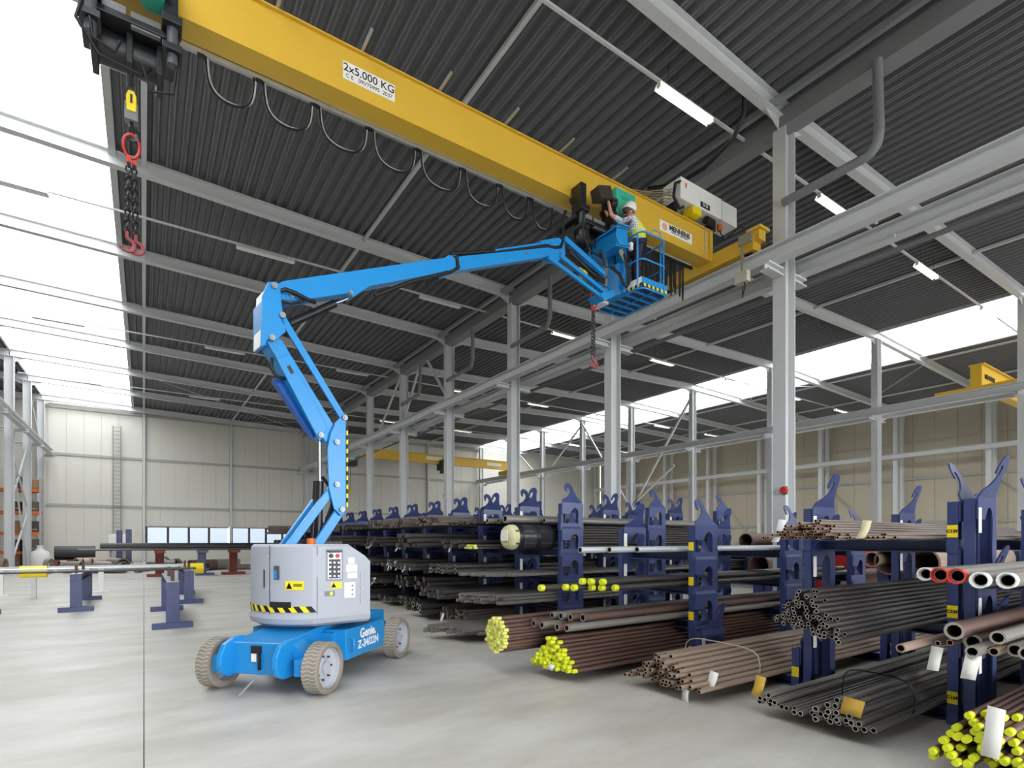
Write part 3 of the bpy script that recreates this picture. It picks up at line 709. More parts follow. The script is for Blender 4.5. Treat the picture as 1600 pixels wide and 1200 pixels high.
for yy in (914, 921, 928): flank_sticker((549, yy), (552, yy+1.4), 'lettering', M_INK, .006, lb)
wl_, _ = flank_sticker((517, 910), (534, 919), 'warning_label', M_HAZY)
q = on_flank(521.5, 914.5, -.6975)
MB().add([q+bE*-.03+UP*-.025, q+bE*.03+UP*-.025, q+UP*.03], [(0, 1, 2), (2, 1, 0)]).build('warning_triangle', M_INK, wl_)
flank_sticker((507, 924), (523, 931), 'model_badge', mat('badge grey', (120, 124, 130), .5))
flank_sticker((515, 925), (520, 930), 'model_badge', M_CAP, .006)
for k in range(5): flank_sticker((563, 896+k*10), (566, 902+k*10), 'embossed_logo', M_RIM, .01)
# things on top of the turret
MB().cyl(TP(-.2, -.28, 1.6), TP(-.2, -.28, 1.68), .05, 14).build('beacon_lamp', M_ORANGE, lift, smooth=40)
MB().obox(TP(.05, .0, 1.5), bE*.2, bN*.16, UP*.14).build('turret_deck', M_BLKM, lift)
# ---- lower arms, mid link, upper riser, links, yoke
for o0, o1 in ((-.17, -.12), (.12, .17)):
    beam2((525, 757), (447, 862), .10, o0, o1, 'lower_arm', M_BLUE)
    beam2((533, 797), (490, 862), .12, o0, o1, 'lower_arm', M_BLUE)
beam2((500, 775), (440, 858), .09, .0, .06, 'lower_arm', M_BLUE)
mid = [(532, 652), (541, 657), (541, 797), (533, 806), (522, 795), (514, 762), (512, 700), (517, 676), (525, 660)]
for o0, o1 in ((-.21, -.18), (.18, .21)): slab(mid, o0, o1, 'mid_link', M_BLUE)
md = slab([(527, 668), (541, 668), (541, 795), (534, 795)], -.18, .18, 'mid_link_core', M_BLUE)
y = 666; i = 0
while y < 790:
    slab([(541.5, y), (544, y), (544, y+7), (541.5, y+7)], -.20, .19, 'hazard_stripe', M_HAZY if i % 2 else M_INK, md, 0); y += 7; i += 1
slab([(417, 533), (428, 522), (441, 532), (524, 668), (515, 690), (509, 691)], -.16, .10, 'upper_riser', M_BLUE)
slab([(432, 560), (452, 552), (512, 668), (500, 690)], -.168, -.15, 'riser_cover', M_BLUE)
slab([(448, 572), (453, 570), (460, 582), (455, 585)], -.172, -.16, 'cover_slot', M_BLKM)
beam2((436, 588), (497, 680), .15, .02, .16, 'riser_tube', mat('deep blue paint', (16, 92, 180), .4))
for o0, o1 in ((-.20, -.165), (.165, .20)): beam2((438, 490), (538, 655), .085, o0, o1, 'tension_link', M_BLUE)
yoke = [(419, 440), (432, 440), (438, 447), (441, 480), (447, 518), (433, 530), (420, 530), (417, 532), (411, 542), (408, 540), (410, 462)]
for o0, o1 in ((-.20, -.165), (.165, .20)): slab(yoke, o0, o1, 'yoke_plate', M_BLUE)
slab([(409, 470), (417, 465), (417, 540), (409, 540)], -.165, .165, 'yoke_back', M_BLUE)
slab([(411, 455), (414, 455), (412, 541), (406, 541)], -.13, .13, 'yoke_cover', M_WHITE)
for p, o in (((428, 447), -.205), ((425, 528), -.205), ((441, 493), -.205), ((538, 653), -.21), ((526, 691), -.215), ((526, 757), -.215), ((534, 796), -.215), ((501, 680), -.17)): pin(p, o)
# cylinders
a_, b_ = BP(499, 686, -.05), BP(500, 770, -.05)
MB().cyl(a_, b_, .022, 12).build('cylinder_rod', M_CHROME, lift, smooth=40)
MB().cyl(BP(500, 752, -.05), BP(497, 850, -.05), .045, 14).cyl(BP(494, 752, .02), BP(488, 850, .02), .035, 12).build('cylinder_barrel', M_BLKM, lift, smooth=40)
MB().cyl(BP(452, 506, 0), BP(523, 474, 0), .05, 14).build('cylinder_barrel', M_BLKM, lift, smooth=40)
MB().cyl(BP(518, 476, 0), BP(552, 463, 0), .022, 12).build('cylinder_rod', M_CHROME, lift, smooth=40)
hs = PB('hydraulic_hose', M_BLACK, lift)
for k in range(3):
    hs.path([BP(508+k*3, 846, -.02+k*.03), BP(510+k*3, 815, -.03+k*.03), BP(520+k*2, 785, -.02+k*.03), BP(515, 760, .0), BP(503, 745, .02)], .022, 7)
hs.path([BP(436, 455, -.17), BP(446, 452, -.19), BP(462, 458, -.2), BP(480, 468, -.19), BP(492, 472, -.14)], .026, 7)
hs.path([BP(440, 470, -.12), BP(455, 474, -.15), BP(475, 470, -.15)], .018, 7)
hs.path([BP(425, 560, -.12), BP(424, 575, -.16), BP(432, 588, -.16), BP(445, 592, -.1)], .022, 7)
hs.build('hydraulic_hose', M_BLACK, lift, smooth=60)
# ---- upper boom and extension
slab([(433, 444), (442, 439), (705, 401), (712, 404), (712, 422), (578, 447), (566, 455), (552, 464), (545, 458), (450, 472), (437, 468)], -.11, .11, 'upper_boom', M_BLUE)
slab([(448, 458), (470, 455), (478, 462), (466, 470), (446, 468)], -.125, -.11, 'boom_ear', M_BLUE)
for p in ((456, 463), (548, 458)): pin(p, -.125, .028)
ext_ = slab([(703, 402), (857, 386), (857, 401), (728, 421), (703, 424)], -.085, .085, 'extension_boom', M_BLUE)
slab([(700, 399), (712, 398), (712, 425), (700, 427)], -.12, .12, 'boom_collar', M_BLUE)
slab([(774, 389), (862, 376), (862, 379.5), (774, 392.5)], -.09, -.03, 'cable_track', M_BLUE)
ch = PB('cable_carrier', M_BLACK, lift).path([BP(585, 462, -.06), BP(640, 441, -.08), BP(706, 424, -.1), BP(716, 418, -.11), BP(714, 404, -.11), BP(700, 399, -.08)], .03, 7)
ch.path([BP(712, 396, -.05), BP(780, 392, -.06), BP(852, 384, -.06), BP(866, 387, -.06), BP(876, 386, -.07), BP(880, 372, -.05), BP(880, 340, 0), BP(884, 330, .05)], .03, 7)
ch.build('cable_carrier', M_BLACK, lift, smooth=60)
pin((822, 395), -.09, .02)
# boom tip and jib
slab([(843, 376), (873, 371), (882, 378), (884, 398), (872, 408), (857, 408), (855, 385)], -.07, .07, 'boom_tip', M_BLUE)
for p in ((876, 395), (860, 405), (883, 376)): pin(p, -.075, .022)
for o0, o1 in ((-.12, -.07),): beam2((884, 372), (946, 427), .10, o0, o1, 'jib_arm', M_BLUE)
beam2((882, 386), (940, 430), .08, .04, .12, 'jib_arm', M_BLUE)
beam2((876, 398), (952, 460), .075, -.1, -.04, 'jib_arm', M_BLUE)
beam2((858, 401), (941, 463), .07, -.14, -.09, 'jib_link', M_BLUE)
jh = PB('hydraulic_hose', M_BLACK, lift)
for k in range(4): jh.path([BP(880, 384+k*3, -.03), BP(900, 400+k*4, 0), BP(915, 415+k*2, .02), BP(930, 425+k*3, 0), BP(945, 437+k*2, -.02)], .016, 6)
jh.build('hydraulic_hose', M_BLACK, lift, smooth=60)
MB().cyl(BP(888, 392, 0), BP(930, 432, 0), .035, 12).build('cylinder_barrel', M_BLKM, lift, smooth=40)
# ---- work platform
PX0, PX1, PY0, PY1, PZ = 7.9, 8.62, 7.24, 8.50, 6.52
slab([(938, 458), (958, 452), (962, 462), (945, 470)], -.16, .16, 'platform_mount', M_BLUE)
MB().box(PX0-.14, 7.72, PZ+.0, PX0-.06, 8.02, 7.15).box(PX0-.07, 7.62, PZ+.02, PX0-.01, 8.1, 7.45).build('platform_bracket', M_BLUE, lift, bevel=.01)
MB().box(PX0-.16, 8.12, PZ-.02, PX0-.0, 8.48, PZ+.2).build('load_cell_cover', M_WHITE, lift, bevel=.01)
def ringpts(z, x0=PX0, x1=PX1, y0=PY0, y1=PY1, r=.12, open_=False):
    pts = []
    for cx, cy, a0 in ((x1-r, y1-r, 0), (x0+r, y1-r, 90), (x0+r, y0+r, 180), (x1-r, y0+r, 270)):
        for k in range(5): a = R(a0+k*22.5); pts.append((cx+r*math.cos(a), cy+r*math.sin(a), z))
    return pts
fr = MB().path(ringpts(PZ), .02, 8, closed=True)
for y in (7.45, 7.66, 7.87, 8.08, 8.29): fr.box(PX0, y-.015, PZ-.02, PX1, y+.015, PZ+.015)
fr.box((PX0+PX1)/2-.012, PY0, PZ-.015, (PX0+PX1)/2+.012, PY1, PZ+.01)
fr.build('platform_frame', M_BLUE, lift, smooth=40)
gm = MB(); y = PY0+.03
while y < PY1: gm.box(PX0+.02, y-.002, PZ+.015, PX1-.02, y+.002, PZ+.028); y += .018
x = PX0+.03
while x < PX1: gm.box(x-.002, PY0+.02, PZ+.015, x+.002, PY1-.02, PZ+.028); x += .024
gm.build('platform_grating', mat('blue grating', (70, 96, 140), .5), lift)
tb = MB().box(PX0, PY0-.004, PZ+.03, PX1, PY0+.008, PZ+.2).build('toe_board', M_BLUE, lift)
MB().box(PX0-.004, PY0, PZ+.03, PX0+.008, PY1, PZ+.2).build('toe_board', M_WHITE, lift)
MB().box(PX1-.008, PY0, PZ+.03, PX1+.004, PY1, PZ+.2).box(PX0, PY1-.008, PZ+.03, PX1, PY1+.004, PZ+.2).build('toe_board', M_BLUE, lift)
for i in range(12):
    xx = PX0+i*.06
    MB().prism([(xx, PZ+.03), (xx+.06, PZ+.03), (xx+.045, PZ+.085), (xx-.015, PZ+.085)], (0, PY0-.006, 0), X, Z, (0, .002, 0)).build('hazard_stripe', M_HAZY if i % 2 else M_INK, tb)
    if i < 7:
        yy = PY0+i*.06
        MB().prism([(yy, PZ+.03), (yy+.06, PZ+.03), (yy+.045, PZ+.085), (yy-.0, PZ+.085)], (PX0-.006, 0, 0), (0, 1, 0), Z, (.002, 0, 0)).build('hazard_stripe', M_HAZY if i % 2 else M_INK, tb)
rz = PZ+1.08; rm = PZ+.56
rails = []
for z, nm in ((rz, 'top_rail'), (rm, 'mid_rail')):
    pts = [p for p in ringpts(z)]
    MB().path(pts, .017, 8, closed=True).build(nm, M_BLUE, lift, smooth=60)
for (x, y) in ((PX0, 7.35), (PX1-.1, PY0), (PX1, 7.4), (PX1, 8.35), (PX0+.1, PY1), (PX0, 8.3), (PX1-.1, PY1)):
    MB().cyl((x, y, PZ), (x, y, rz), .017, 8).build('post', M_BLUE, lift, smooth=60)
# hinged entry rail raised at the near end
MB().path([(PX0+.25, PY0+.02, rz), (PX0+.3, PY0-.02, rz+.1), (PX0+.5, PY0-.02, rz+.1), (PX0+.55, PY0+.02, rz)], .012, 6).build('gate_latch_bar', M_BLUE, lift, smooth=60)
# control box hung outside the platform
cbx = MB().prism([(0, 0), (.34, .05), (.30, .40), (.05, .36)], (PX0-.42, 7.50, rz-.30), X, Z, (0, .72, 0)).build('control_box', M_BLUE, lift, bevel=.012)
MB().prism([(-.015, .34), (.04, .36), (.31, .41), (.32, .43), (.04, .39), (-.02, .37)], (PX0-.42, 7.49, rz-.30), X, Z, (0, .74, 0)).build('box_lid', M_BLUE, cbx)
for yy in (7.48, 8.24):
    MB().path([(PX0-.0, yy, rz-.2), (PX0-.36, yy, rz-.26), (PX0-.44, yy, rz-.13), (PX0-.40, yy, rz+.12), (PX0-.07, yy, rz+.16), (PX0+.0, yy, rz+.02)], .016, 8).build('box_guard', M_BLUE, lift, smooth=60)
hz = MB().path([(7.55, 7.72, 7.0), (7.68, 7.62, 6.86), (7.74, 7.56, 6.66), (7.80, 7.54, 6.60), (7.84, 7.52, 6.68), (7.82, 7.52, 6.9), (7.78, 7.54, 7.12), (7.74, 7.58, 7.3)], .03, 9)
hz.build('hydraulic_hose', M_BLACK, lift, smooth=60)
hw = PB('connector_cable', mat('beige cable', (206, 196, 168), .5), lift)
for k in range(4): hw.path([(7.78, 7.54+k*.012, 7.12), (7.72-k*.012, 7.56+k*.02, 7.28), (7.68+k*.015, 7.58+k*.03, 7.42), (7.66+k*.02, 7.6+k*.04, 7.55)], .009, 6)
hw.build('connector_cable', mat('beige cable', (206, 196, 168), .5), lift, smooth=60)
MB().box(7.83, 7.46, 7.32, 7.9, 7.52, 7.46).build('power_socket', M_WHITE, lift)

# ================================================================== WORKER
def skin_obj(name, verts, edges, rad, m, parent, root=0, sub=2):
    me = bpy.data.meshes.new(name); ox = Vector(ORG['worker'])
    me.from_pydata([Vector(v)-ox for v in verts], edges, []); me.materials.append(m)
    o = bpy.data.objects.new(name, me); COL.objects.link(o); o.parent = parent
    o.modifiers.new('skin', 'SKIN'); s_ = o.modifiers.new('sub', 'SUBSURF'); s_.levels = 1; s_.render_levels = sub
    o.modifiers['skin'].use_smooth_shade = True
    for i, sv in enumerate(me.skin_vertices[0].data):
        sv.radius = (rad[i], rad[i]) if not isinstance(rad[i], tuple) else rad[i]; sv.use_root = (i == root)
    return o
WX, WY, WZ = 8.14, 7.56, PZ+.03
wk = bpy.data.objects.new('person', None); COL.objects.link(wk); wk.location = (WX, WY, WZ); ORG['worker'] = (WX, WY, WZ); ORG[wk.name] = (WX, WY, WZ)
tag(wk, 'person in white helmet and yellow safety vest reaching up from the work platform', 'person')
fd = Vector((-.78, .62, 0)).normalized(); sd = Vector((-fd.y, fd.x, 0))      # facing direction; sd points to the person's left
def W(f_, s_, z): return Vector((WX, WY, WZ))+fd*f_+sd*s_+UP*z
J = dict(pel=W(0, 0, .95), wai=W(.0, 0, 1.10), che=W(.06, 0, 1.32), nk=W(.12, 0, 1.50), hd=W(.16, 0, 1.62), ht=W(.17, 0, 1.72),
         hr=W(0, -.10, .90), kr=W(.05, -.11, .5), ar=W(.0, -.12, .1), tr=W(.16, -.13, .04),
         hl=W(0, .10, .90), kl=W(.05, .11, .5), al=W(.0, .12, .1), tl=W(.16, .13, .04))
sr, sl = W(.09, -.19, 1.43), W(.11, .19, 1.43)
er, hr_ = ony(955, 336, 7.72), ony(950, 313, 7.74)
el, hl_ = ony(958, 352, 7.95), ony(945, 328, 7.96)
M_SKIN = mat('skin', (206, 152, 122), .6); M_HIVIS = mat('hi-vis yellow', (214, 236, 40), .6); M_TROU = mat('dark navy cloth', (38, 40, 62), .85)
def shirt_mat():
    m = bpy.data.materials.new('checked shirt'); m.use_nodes = True; N = m.node_tree.nodes; L = m.node_tree.links
    tc = N.new('ShaderNodeTexCoord'); c1 = N.new('ShaderNodeTexWave'); c1.bands_direction = 'Z'; c1.inputs['Scale'].default_value = 11
    c2 = N.new('ShaderNodeTexWave'); c2.bands_direction = 'X'; c2.inputs['Scale'].default_value = 11
    L.new(tc.outputs['Object'], c1.inputs[0]); L.new(tc.outputs['Object'], c2.inputs[0])
    mm = N.new('ShaderNodeMath'); mm.operation = 'MULTIPLY'; L.new(c1.outputs[1], mm.inputs[0]); L.new(c2.outputs[1], mm.inputs[1])
    r = N.new('ShaderNodeValToRGB'); r.color_ramp.elements[0].color = (*lin((232, 230, 236)), 1); r.color_ramp.elements[1].color = (*lin((86, 84, 120)), 1)
    r.color_ramp.elements[0].position = .25; r.color_ramp.elements[1].position = .5
    L.new(mm.outputs[0], r.inputs[0]); L.new(r.outputs[0], N['Principled BSDF'].inputs[0]); N['Principled BSDF'].inputs['Roughness'].default_value = .9
    return m
V = [J['pel'], J['wai'], J['che'], J['nk'], J['hd'], J['ht'], J['hr'], J['kr'], J['ar'], J['tr'], J['hl'], J['kl'], J['al'], J['tl'], sr, er, hr_, sl, el, hl_]
E_ = [(0, 1), (1, 2), (2, 3), (3, 4), (4, 5), (0, 6), (6, 7), (7, 8), (8, 9), (0, 10), (10, 11), (11, 12), (12, 13), (2, 14), (14, 15), (15, 16), (2, 17), (17, 18), (18, 19)]
Rr = [.12, .12, .13, .055, .09, .075, .08, .055, .04, .035, .08, .055, .04, .035, .055, .042, .03, .055, .042, .03]
body = skin_obj('body', V, E_, Rr, M_SKIN, wk)
# hand: palm and five fingers each side closing on the hoist part
def hand(wr, d, out, nm):
    d = d.normalized(); out = out.normalized(); n = d.cross(out); vs = [wr, wr+d*.045, wr+d*.09]; es = [(0, 1), (1, 2)]; rd = [.03, .04, .036]
    for k, (ln, off) in enumerate(((.07, -.03), (.08, -.01), (.076, .012), (.06, .032))):
        b = len(vs); vs += [wr+d*.10+out*off, wr+d*(.10+ln*.5)+out*off+n*.01, wr+d*(.10+ln*.75)+out*off+n*.045]; es += [(2, b), (b, b+1), (b+1, b+2)]; rd += [.011, .010, .009]
    b = len(vs); vs += [wr+d*.05-out*.045+n*.01, wr+d*.085-out*.06+n*.04]; es += [(1, b), (b, b+1)]; rd += [.013, .011]
    return skin_obj(nm, vs, es, rd, mat('work glove', (46, 46, 76), .8), wk)
hand(hr_, hr_-er+UP*.1, sd, 'glove'); hand(hl_, hl_-el+UP*.1, sd, 'glove')
skin_obj('shirt', [J['wai'], J['che'], W(.10, 0, 1.46), sr, sr+(er-sr)*.9, sl, sl+(el-sl)*.9], [(0, 1), (1, 2), (1, 3), (3, 4), (1, 5), (5, 6)], [.125, .13, .07, .066, .056, .066, .056], shirt_mat(), wk)
vest = skin_obj('safety_vest', [W(0, 0, .86), J['wai'], J['che'], W(.08, -.12, 1.43), W(.08, .12, 1.43)], [(0, 1), (1, 2), (2, 3), (2, 4)], [.16, .165, .19, .105, .105], M_HIVIS, wk)
for z in (1.02, 1.2):
    pts = [W(.02+.175*math.cos(a_)*1.0, .185*math.sin(a_), z) for a_ in [2*math.pi*k/20 for k in range(20)]]
    v_ = []; 
    for p in pts: v_ += [p, p+UP*.05]
    MB().add([tuple(p) for p in v_], [(2*k, 2*((k+1) % 20), 2*((k+1) % 20)+1, 2*k+1) for k in range(20)]).build('reflective_band', mat('silver tape', (214, 216, 214), .4), wk)
skin_obj('trousers', [J['pel'], J['hr'], J['kr'], J['ar'], J['hl'], J['kl'], J['al']], [(0, 1), (1, 2), (2, 3), (0, 4), (4, 5), (5, 6)], [.15, .095, .075, .065, .095, .075, .065], M_TROU, wk)
skin_obj('shoe', [J['ar'], W(.05, -.12, .04), J['tr']], [(0, 1), (1, 2)], [.05, .045, .04], M_BLKM, wk)
skin_obj('shoe', [J['al'], W(.05, .12, .04), J['tl']], [(0, 1), (1, 2)], [.05, .045, .04], M_BLKM, wk)
hc = W(.165, 0, 1.70)
tilt = (UP-fd*.28).normalized()
hm = MB().lathe(hc, tilt, [(.128, -.03), (.134, .0), (.13, .05), (.105, .105), (.06, .135), (.001, .142)], 24)
hm.build('safety_helmet', M_WHITE, wk, smooth=50)
MB().lathe(hc+fd*.035, tilt, [(.12, -.03), (.15, -.035), (.152, -.028), (.12, -.02)], 24, closed=True).build('helmet_brim', M_WHITE, wk, smooth=50)
fc = W(.255, 0, 1.60)
MB().cyl(fc-fd*.02, fc+fd*.025, .018, 8, .008).build('nose', M_SKIN, wk, smooth=60)
for k in (-1, 1):
    MB().lathe(W(.15, k*.09, 1.60), sd*k, [(.03, 0), (.028, .012), (.001, .014)], 10).build('ear', M_SKIN, wk, smooth=60)
    MB().cyl(W(.24, k*.035, 1.64), W(.248, k*.035, 1.64), .014, 8).build('eye', M_INK, wk)
MB().cyl(W(.235, -.03, 1.545), W(.235, .03, 1.545), .008, 6).build('mouth', mat('lips', (150, 90, 84), .6), wk)
MB().lathe(hc-tilt*.05, tilt, [(.098, -.06), (.112, -.02), (.115, .02)], 20).build('hair', mat('grey brown hair', (98, 86, 76), .9), wk, smooth=60)
pts = [W(.21, -.10, 1.655), W(.26, -.06, 1.65), W(.27, .06, 1.65), W(.21, .10, 1.655)]
MB().path(pts, .011, 6).build('safety_glasses', M_BLKM, wk)
# ================================================================== STORAGE CRADLES (stacking racks for long goods)
CW = .50; CL = 1.20                                 # width across, length along the hall
def cradle_meshes(T):                               # T: height of the shoulder; uprights end .02 below
    d = {}
    d['base_beam'] = MB().hbeam((.25, .0, .06), (.25, CL, .06), .30, .115, .012, .012).mesh('base_beam', M_NAVY)
    d['collar_n'] = MB().box(-.012, -.085, 0, CW+.012, -.002, .12).mesh('collar', M_NAVY)
    d['collar_f'] = MB().box(-.012, CL+.002, 0, CW+.012, CL+.085, .12).mesh('collar', M_NAVY)
    def up(x, y): return MB().hbeam((x+.05, y, .12), (x+.05, y, T-.02), .08, .1, .01, .01, up=(1, 0, 0)).mesh('upright', M_NAVY)
    d['u0'] = up(0, -.045); d['u1'] = up(.4, -.045); d['u2'] = up(0, CL+.045); d['u3'] = up(.4, CL+.045)
    h = T-.48
    plate = [(.01, T-.20), (.01, T-.02), (.03, T), (.47, T), (.49, T-.02), (.49, .12), (.38, .12), (.375, .20+h*.5), (.385, T-.20), (.37, T-.13), (.32, T-.09), (.26, T-.10), (.22, T-.15), (.19, T-.20)]
    hook = [(.03, 0), (.035, .03), (.06, .055), (.11, .075), (.17, .105), (.225, .15), (.26, .20), (.265, .245), (.245, .27), (.215, .27), (.195, .245), (.20, .215), (.185, .20), (.165, .205), (.155, .24), (.165, .30), (.20, .345), (.25, .36), (.30, .345), (.335, .30), (.345, .24), (.36, .17), (.40, .08), (.47, 0)]
    d['plate_n'] = MB().prism(plate, (0, -.1, 0), (1, 0, 0), (0, 0, 1), (0, .014, 0)).mesh('end_plate', M_NAVY)
    d['plate_f'] = MB().prism(plate, (0, CL-.014, 0), (1, 0, 0), (0, 0, 1), (0, .014, 0)).mesh('end_plate', M_NAVY)
    lean = .40
    d['hook_n'] = MB().prism(hook, (0, -.1, T), (1, 0, 0), (0, lean, 1), (0, .014, 0)).mesh('lifting_hook', M_NAVY)
    d['hook_f'] = MB().prism(hook, (0, CL-.016, T), (1, 0, 0), (0, -lean, 1), (0, .014, 0)).mesh('lifting_hook', M_NAVY)
    d['tag'] = MB().box(.012, CL-.02, T-.32, .075, CL-.0145, T-.10).mesh('rack_tag', M_PAPER)
    d['loc'] = MB().box(-.004, -.083, .14+h*.15, 0, -.005, .25+h*.15).mesh('location_label', M_YTAG)
    return d
CM = {'small': cradle_meshes(.48), 'tall': cradle_meshes(.81)}
ROWX = [6.0, 8.2, 10.35]
ROWN = ['row along the aisle', 'middle row', 'row by the columns']
STK = [(.46, ['tall', 'small', 'tall']), (1.87, ['tall', 'tall', 'small']), (3.29, ['small']), (4.68, ['small']*4), (7.43, ['small']*5)]
y = 8.78
while y < 27: STK.append((y, ['small']*5)); y += 1.40
LVLW = ['lowest', 'second lowest', 'middle', 'second highest', 'topmost']
CR = {}
for si, (yn, kinds) in enumerate(STK):
    for ri, xr in enumerate(ROWX):
        z = 0.; n = len(kinds)
        for li, kd in enumerate(kinds):
            hgt = .46 if kd == 'small' else .77
            CR[(si, ri, li)] = z
            hide = si > 12 and ri > 0
            if not hide:
                lw = 'only' if n == 1 else LVLW[int(round(li*4/(n-1)))]
                o = empty('storage_cradle', (xr, yn, z), '%s navy steel cradle of the %s stack from the camera, %s' % (lw, ORD[si], ROWN[ri]), 'storage rack', 'navy hooked storage cradles')
                M_ = CM[kd]
                for key, m in M_.items():
                    if key == 'loc' and (ri or si > 3): continue
                    if key == 'tag' and li == 0 and si > 4: continue
                    if si > 9 and key in ('u1', 'u3', 'loc', 'tag', 'base_beam') : continue
                    nm = {'collar_n': 'collar', 'collar_f': 'collar', 'u0': 'upright', 'u1': 'upright', 'u2': 'upright', 'u3': 'upright', 'plate_n': 'end_plate', 'plate_f': 'end_plate', 'hook_n': 'lifting_hook', 'hook_f': 'lifting_hook', 'tag': 'rack_tag', 'loc': 'location_label'}.get(key, key)
                    inst(m, nm, o)
                if ri == 0 and si == 1:
                    text(['C16F', 'C33F', 'C13F'][li], 'lettering', .040, (xr-.006, yn-.044, z+.195+(.05 if kd == 'tall' else 0)), (0, -1, 0), (0, 0, 1), M_INK, o, bold=.001)
            z += hgt

# ================================================================== PIPES AND BARS
def pmat(name, rgb, rough, metal, dirt=None, amt=.5):
    return mat(name, rgb, rough, metal, .22, 3, dirt=dirt, dirt_amt=amt, stretch=(.5, 14, 14))
P_BLK = pmat('black steel tube', (84, 81, 80), .32, .45, (92, 84, 80), .4)
P_BRN = pmat('brown weathered tube', (160, 141, 126), .55, .15, (128, 102, 84), .6)
P_RST = pmat('rusty thin tube', (130, 121, 115), .42, .4, (142, 112, 92), .45)
P_GRY = pmat('grey steel tube', (142, 138, 132), .4, .4, (96, 90, 84), .5)
P_PLM = pmat('dark purple brown bar', (104, 82, 78), .5, .3, (118, 84, 64), .6)
P_GLV = pmat('galvanised bright pipe', (206, 214, 218), .3, .4)
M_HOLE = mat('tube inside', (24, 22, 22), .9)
P_CUT = mat('cut steel edge', (168, 162, 152), .4, .3, .1, 20)
M_CUT = {'brown weathered tube': mat('rusty cut edge', (150, 126, 106), .5), 'rusty thin tube': mat('coppery cut edge', (184, 140, 108), .45)}
PM = {}
def pipe_mesh(r, L, m, solid=False, n=10):
    k = (round(r, 4), round(L, 2), m.name, solid)
    if k not in PM:
        b = MB()
        if solid: b.cyl((0, 0, 0), (L, 0, 0), r, n)
        else:
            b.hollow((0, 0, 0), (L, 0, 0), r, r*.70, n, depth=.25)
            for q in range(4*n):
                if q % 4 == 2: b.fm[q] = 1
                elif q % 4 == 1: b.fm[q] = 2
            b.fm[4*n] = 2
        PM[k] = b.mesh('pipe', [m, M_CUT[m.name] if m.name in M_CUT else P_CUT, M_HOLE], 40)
    return PM[k]
CAPM = {}
def cap_mesh(r, m):
    k = (round(r, 4), m.name)
    if k not in CAPM: CAPM[k] = MB().lathe((0, 0, 0), (1, 0, 0), [(.001, -.012), (r*.9, -.012), (r*1.06, -.004), (r*1.06, .05), (r, .05)], 10).mesh('end_cap', m, 40)
    return CAPM[k]
NP = [0]
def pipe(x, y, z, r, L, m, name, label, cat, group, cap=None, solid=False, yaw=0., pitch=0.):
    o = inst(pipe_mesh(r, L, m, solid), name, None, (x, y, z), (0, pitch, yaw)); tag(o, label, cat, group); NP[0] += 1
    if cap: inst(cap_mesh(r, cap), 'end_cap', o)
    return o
def heap(y0, y1, zb, r, rows, xl, L, m, name, label, group, cap=None, jit=.12, solid=False, shape='flat', skew=0., cat='pipe', slope=0.):
    d = 2*r*1.02; n0 = int((y1-y0)/d); rnd = random.Random(int(y0*100+zb*10))
    for k in range(rows):
        if shape == 'flat': nn = n0-k; ys = y0+r+k*r
        else: nn = max(1, int(n0*(1-k/rows*.9))); ys = (y0+y1)/2-nn*d/2+r
        for i in range(nn):
            yy = ys+i*d; t = (yy-y0)/(y1-y0)
            if shape == 'hump' and (k+1)/rows > math.sin(math.pi*(.08+.84*t))**.7*1.05: continue
            if shape == 'wave' and (k+1)/rows > .55+.45*math.sin(3+7*t): continue
            if shape == 'near' and (k+1)/rows > .62+.40*math.sin(1.0+6.0*t): continue
            x = xl+skew*t+rnd.uniform(-jit, jit)+slope*k
            pipe(x, yy, zb+r+k*d*.87, r, L+rnd.choice((0, .2)), m, name, label, cat, group, cap, solid, 0.)
def ztop(si, li): return CR[(si, 0, li)]+.122
# --- stack 1 (second from camera)
heap(1.93, 3.0, ztop(1, 0), .0245, 7, 4.72, 6.0, P_GRY, 'grey_steel_tube', 'grey steel tube in the wrapped bundle on the lowest cradle near the camera', 'grey tubes in the wrapped bundle', shape='near', jit=.10, skew=.1)
heap(1.93, 2.9, ztop(1, 1), .0175, 11, 4.28, 6.0, P_BLK, 'black_steel_tube', 'black steel tube in the large bundle at middle height near the camera', 'black tubes in the large bundle', shape='hump', jit=.12, skew=.75)
heap(1.93, 2.9, ztop(1, 2), .0145, 8, 5.15, 5.4, P_RST, 'rusty_thin_tube', 'thin rusty tube in the topmost bundle of the second stack', 'thin rusty tubes on top', shape='wave', jit=.16, skew=-.35)
# --- stack 2 (low)
heap(3.40, 4.40, ztop(2, 0), .0225, 8, 4.55, 6.0, P_BRN, 'brown_steel_tube', 'brown weathered tube in the low bundle on the single cradle', 'brown tubes in the low bundle', shape='hump', jit=.13, skew=.05)
# --- stack 3
heap(4.76, 5.45, ztop(3, 0), .024, 9, 4.08, 6.0, P_PLM, 'capped_bar', 'dark brown bar with yellow end cap in the lowest bundle of the fourth stack', 'yellow capped bars in the lowest bundle', cap=M_CAP, solid=True, shape='pyr', jit=.05, skew=-.12)
for i, (yy, zz, xx, rr_) in enumerate(((4.86, .64, 4.05, .045), (4.97, .64, 4.0, .045), (5.09, .64, 4.3, .05), (5.2, .64, 3.95, .045), (4.92, .73, 4.35, .05), (5.03, .73, 4.25, .045), (5.15, .735, 4.2, .045), (5.3, .65, 3.9, .045), (5.42, .65, 4.0, .045), (5.26, .735, 4.15, .04))):
    pipe(xx, yy, zz, rr_, 6, P_PLM if i % 3 else P_GRY, 'brown_open_tube', 'open dark brown tube lying above the yellow capped bars', 'pipe', 'open brown tubes above the capped bars')
rb = random.Random(5)
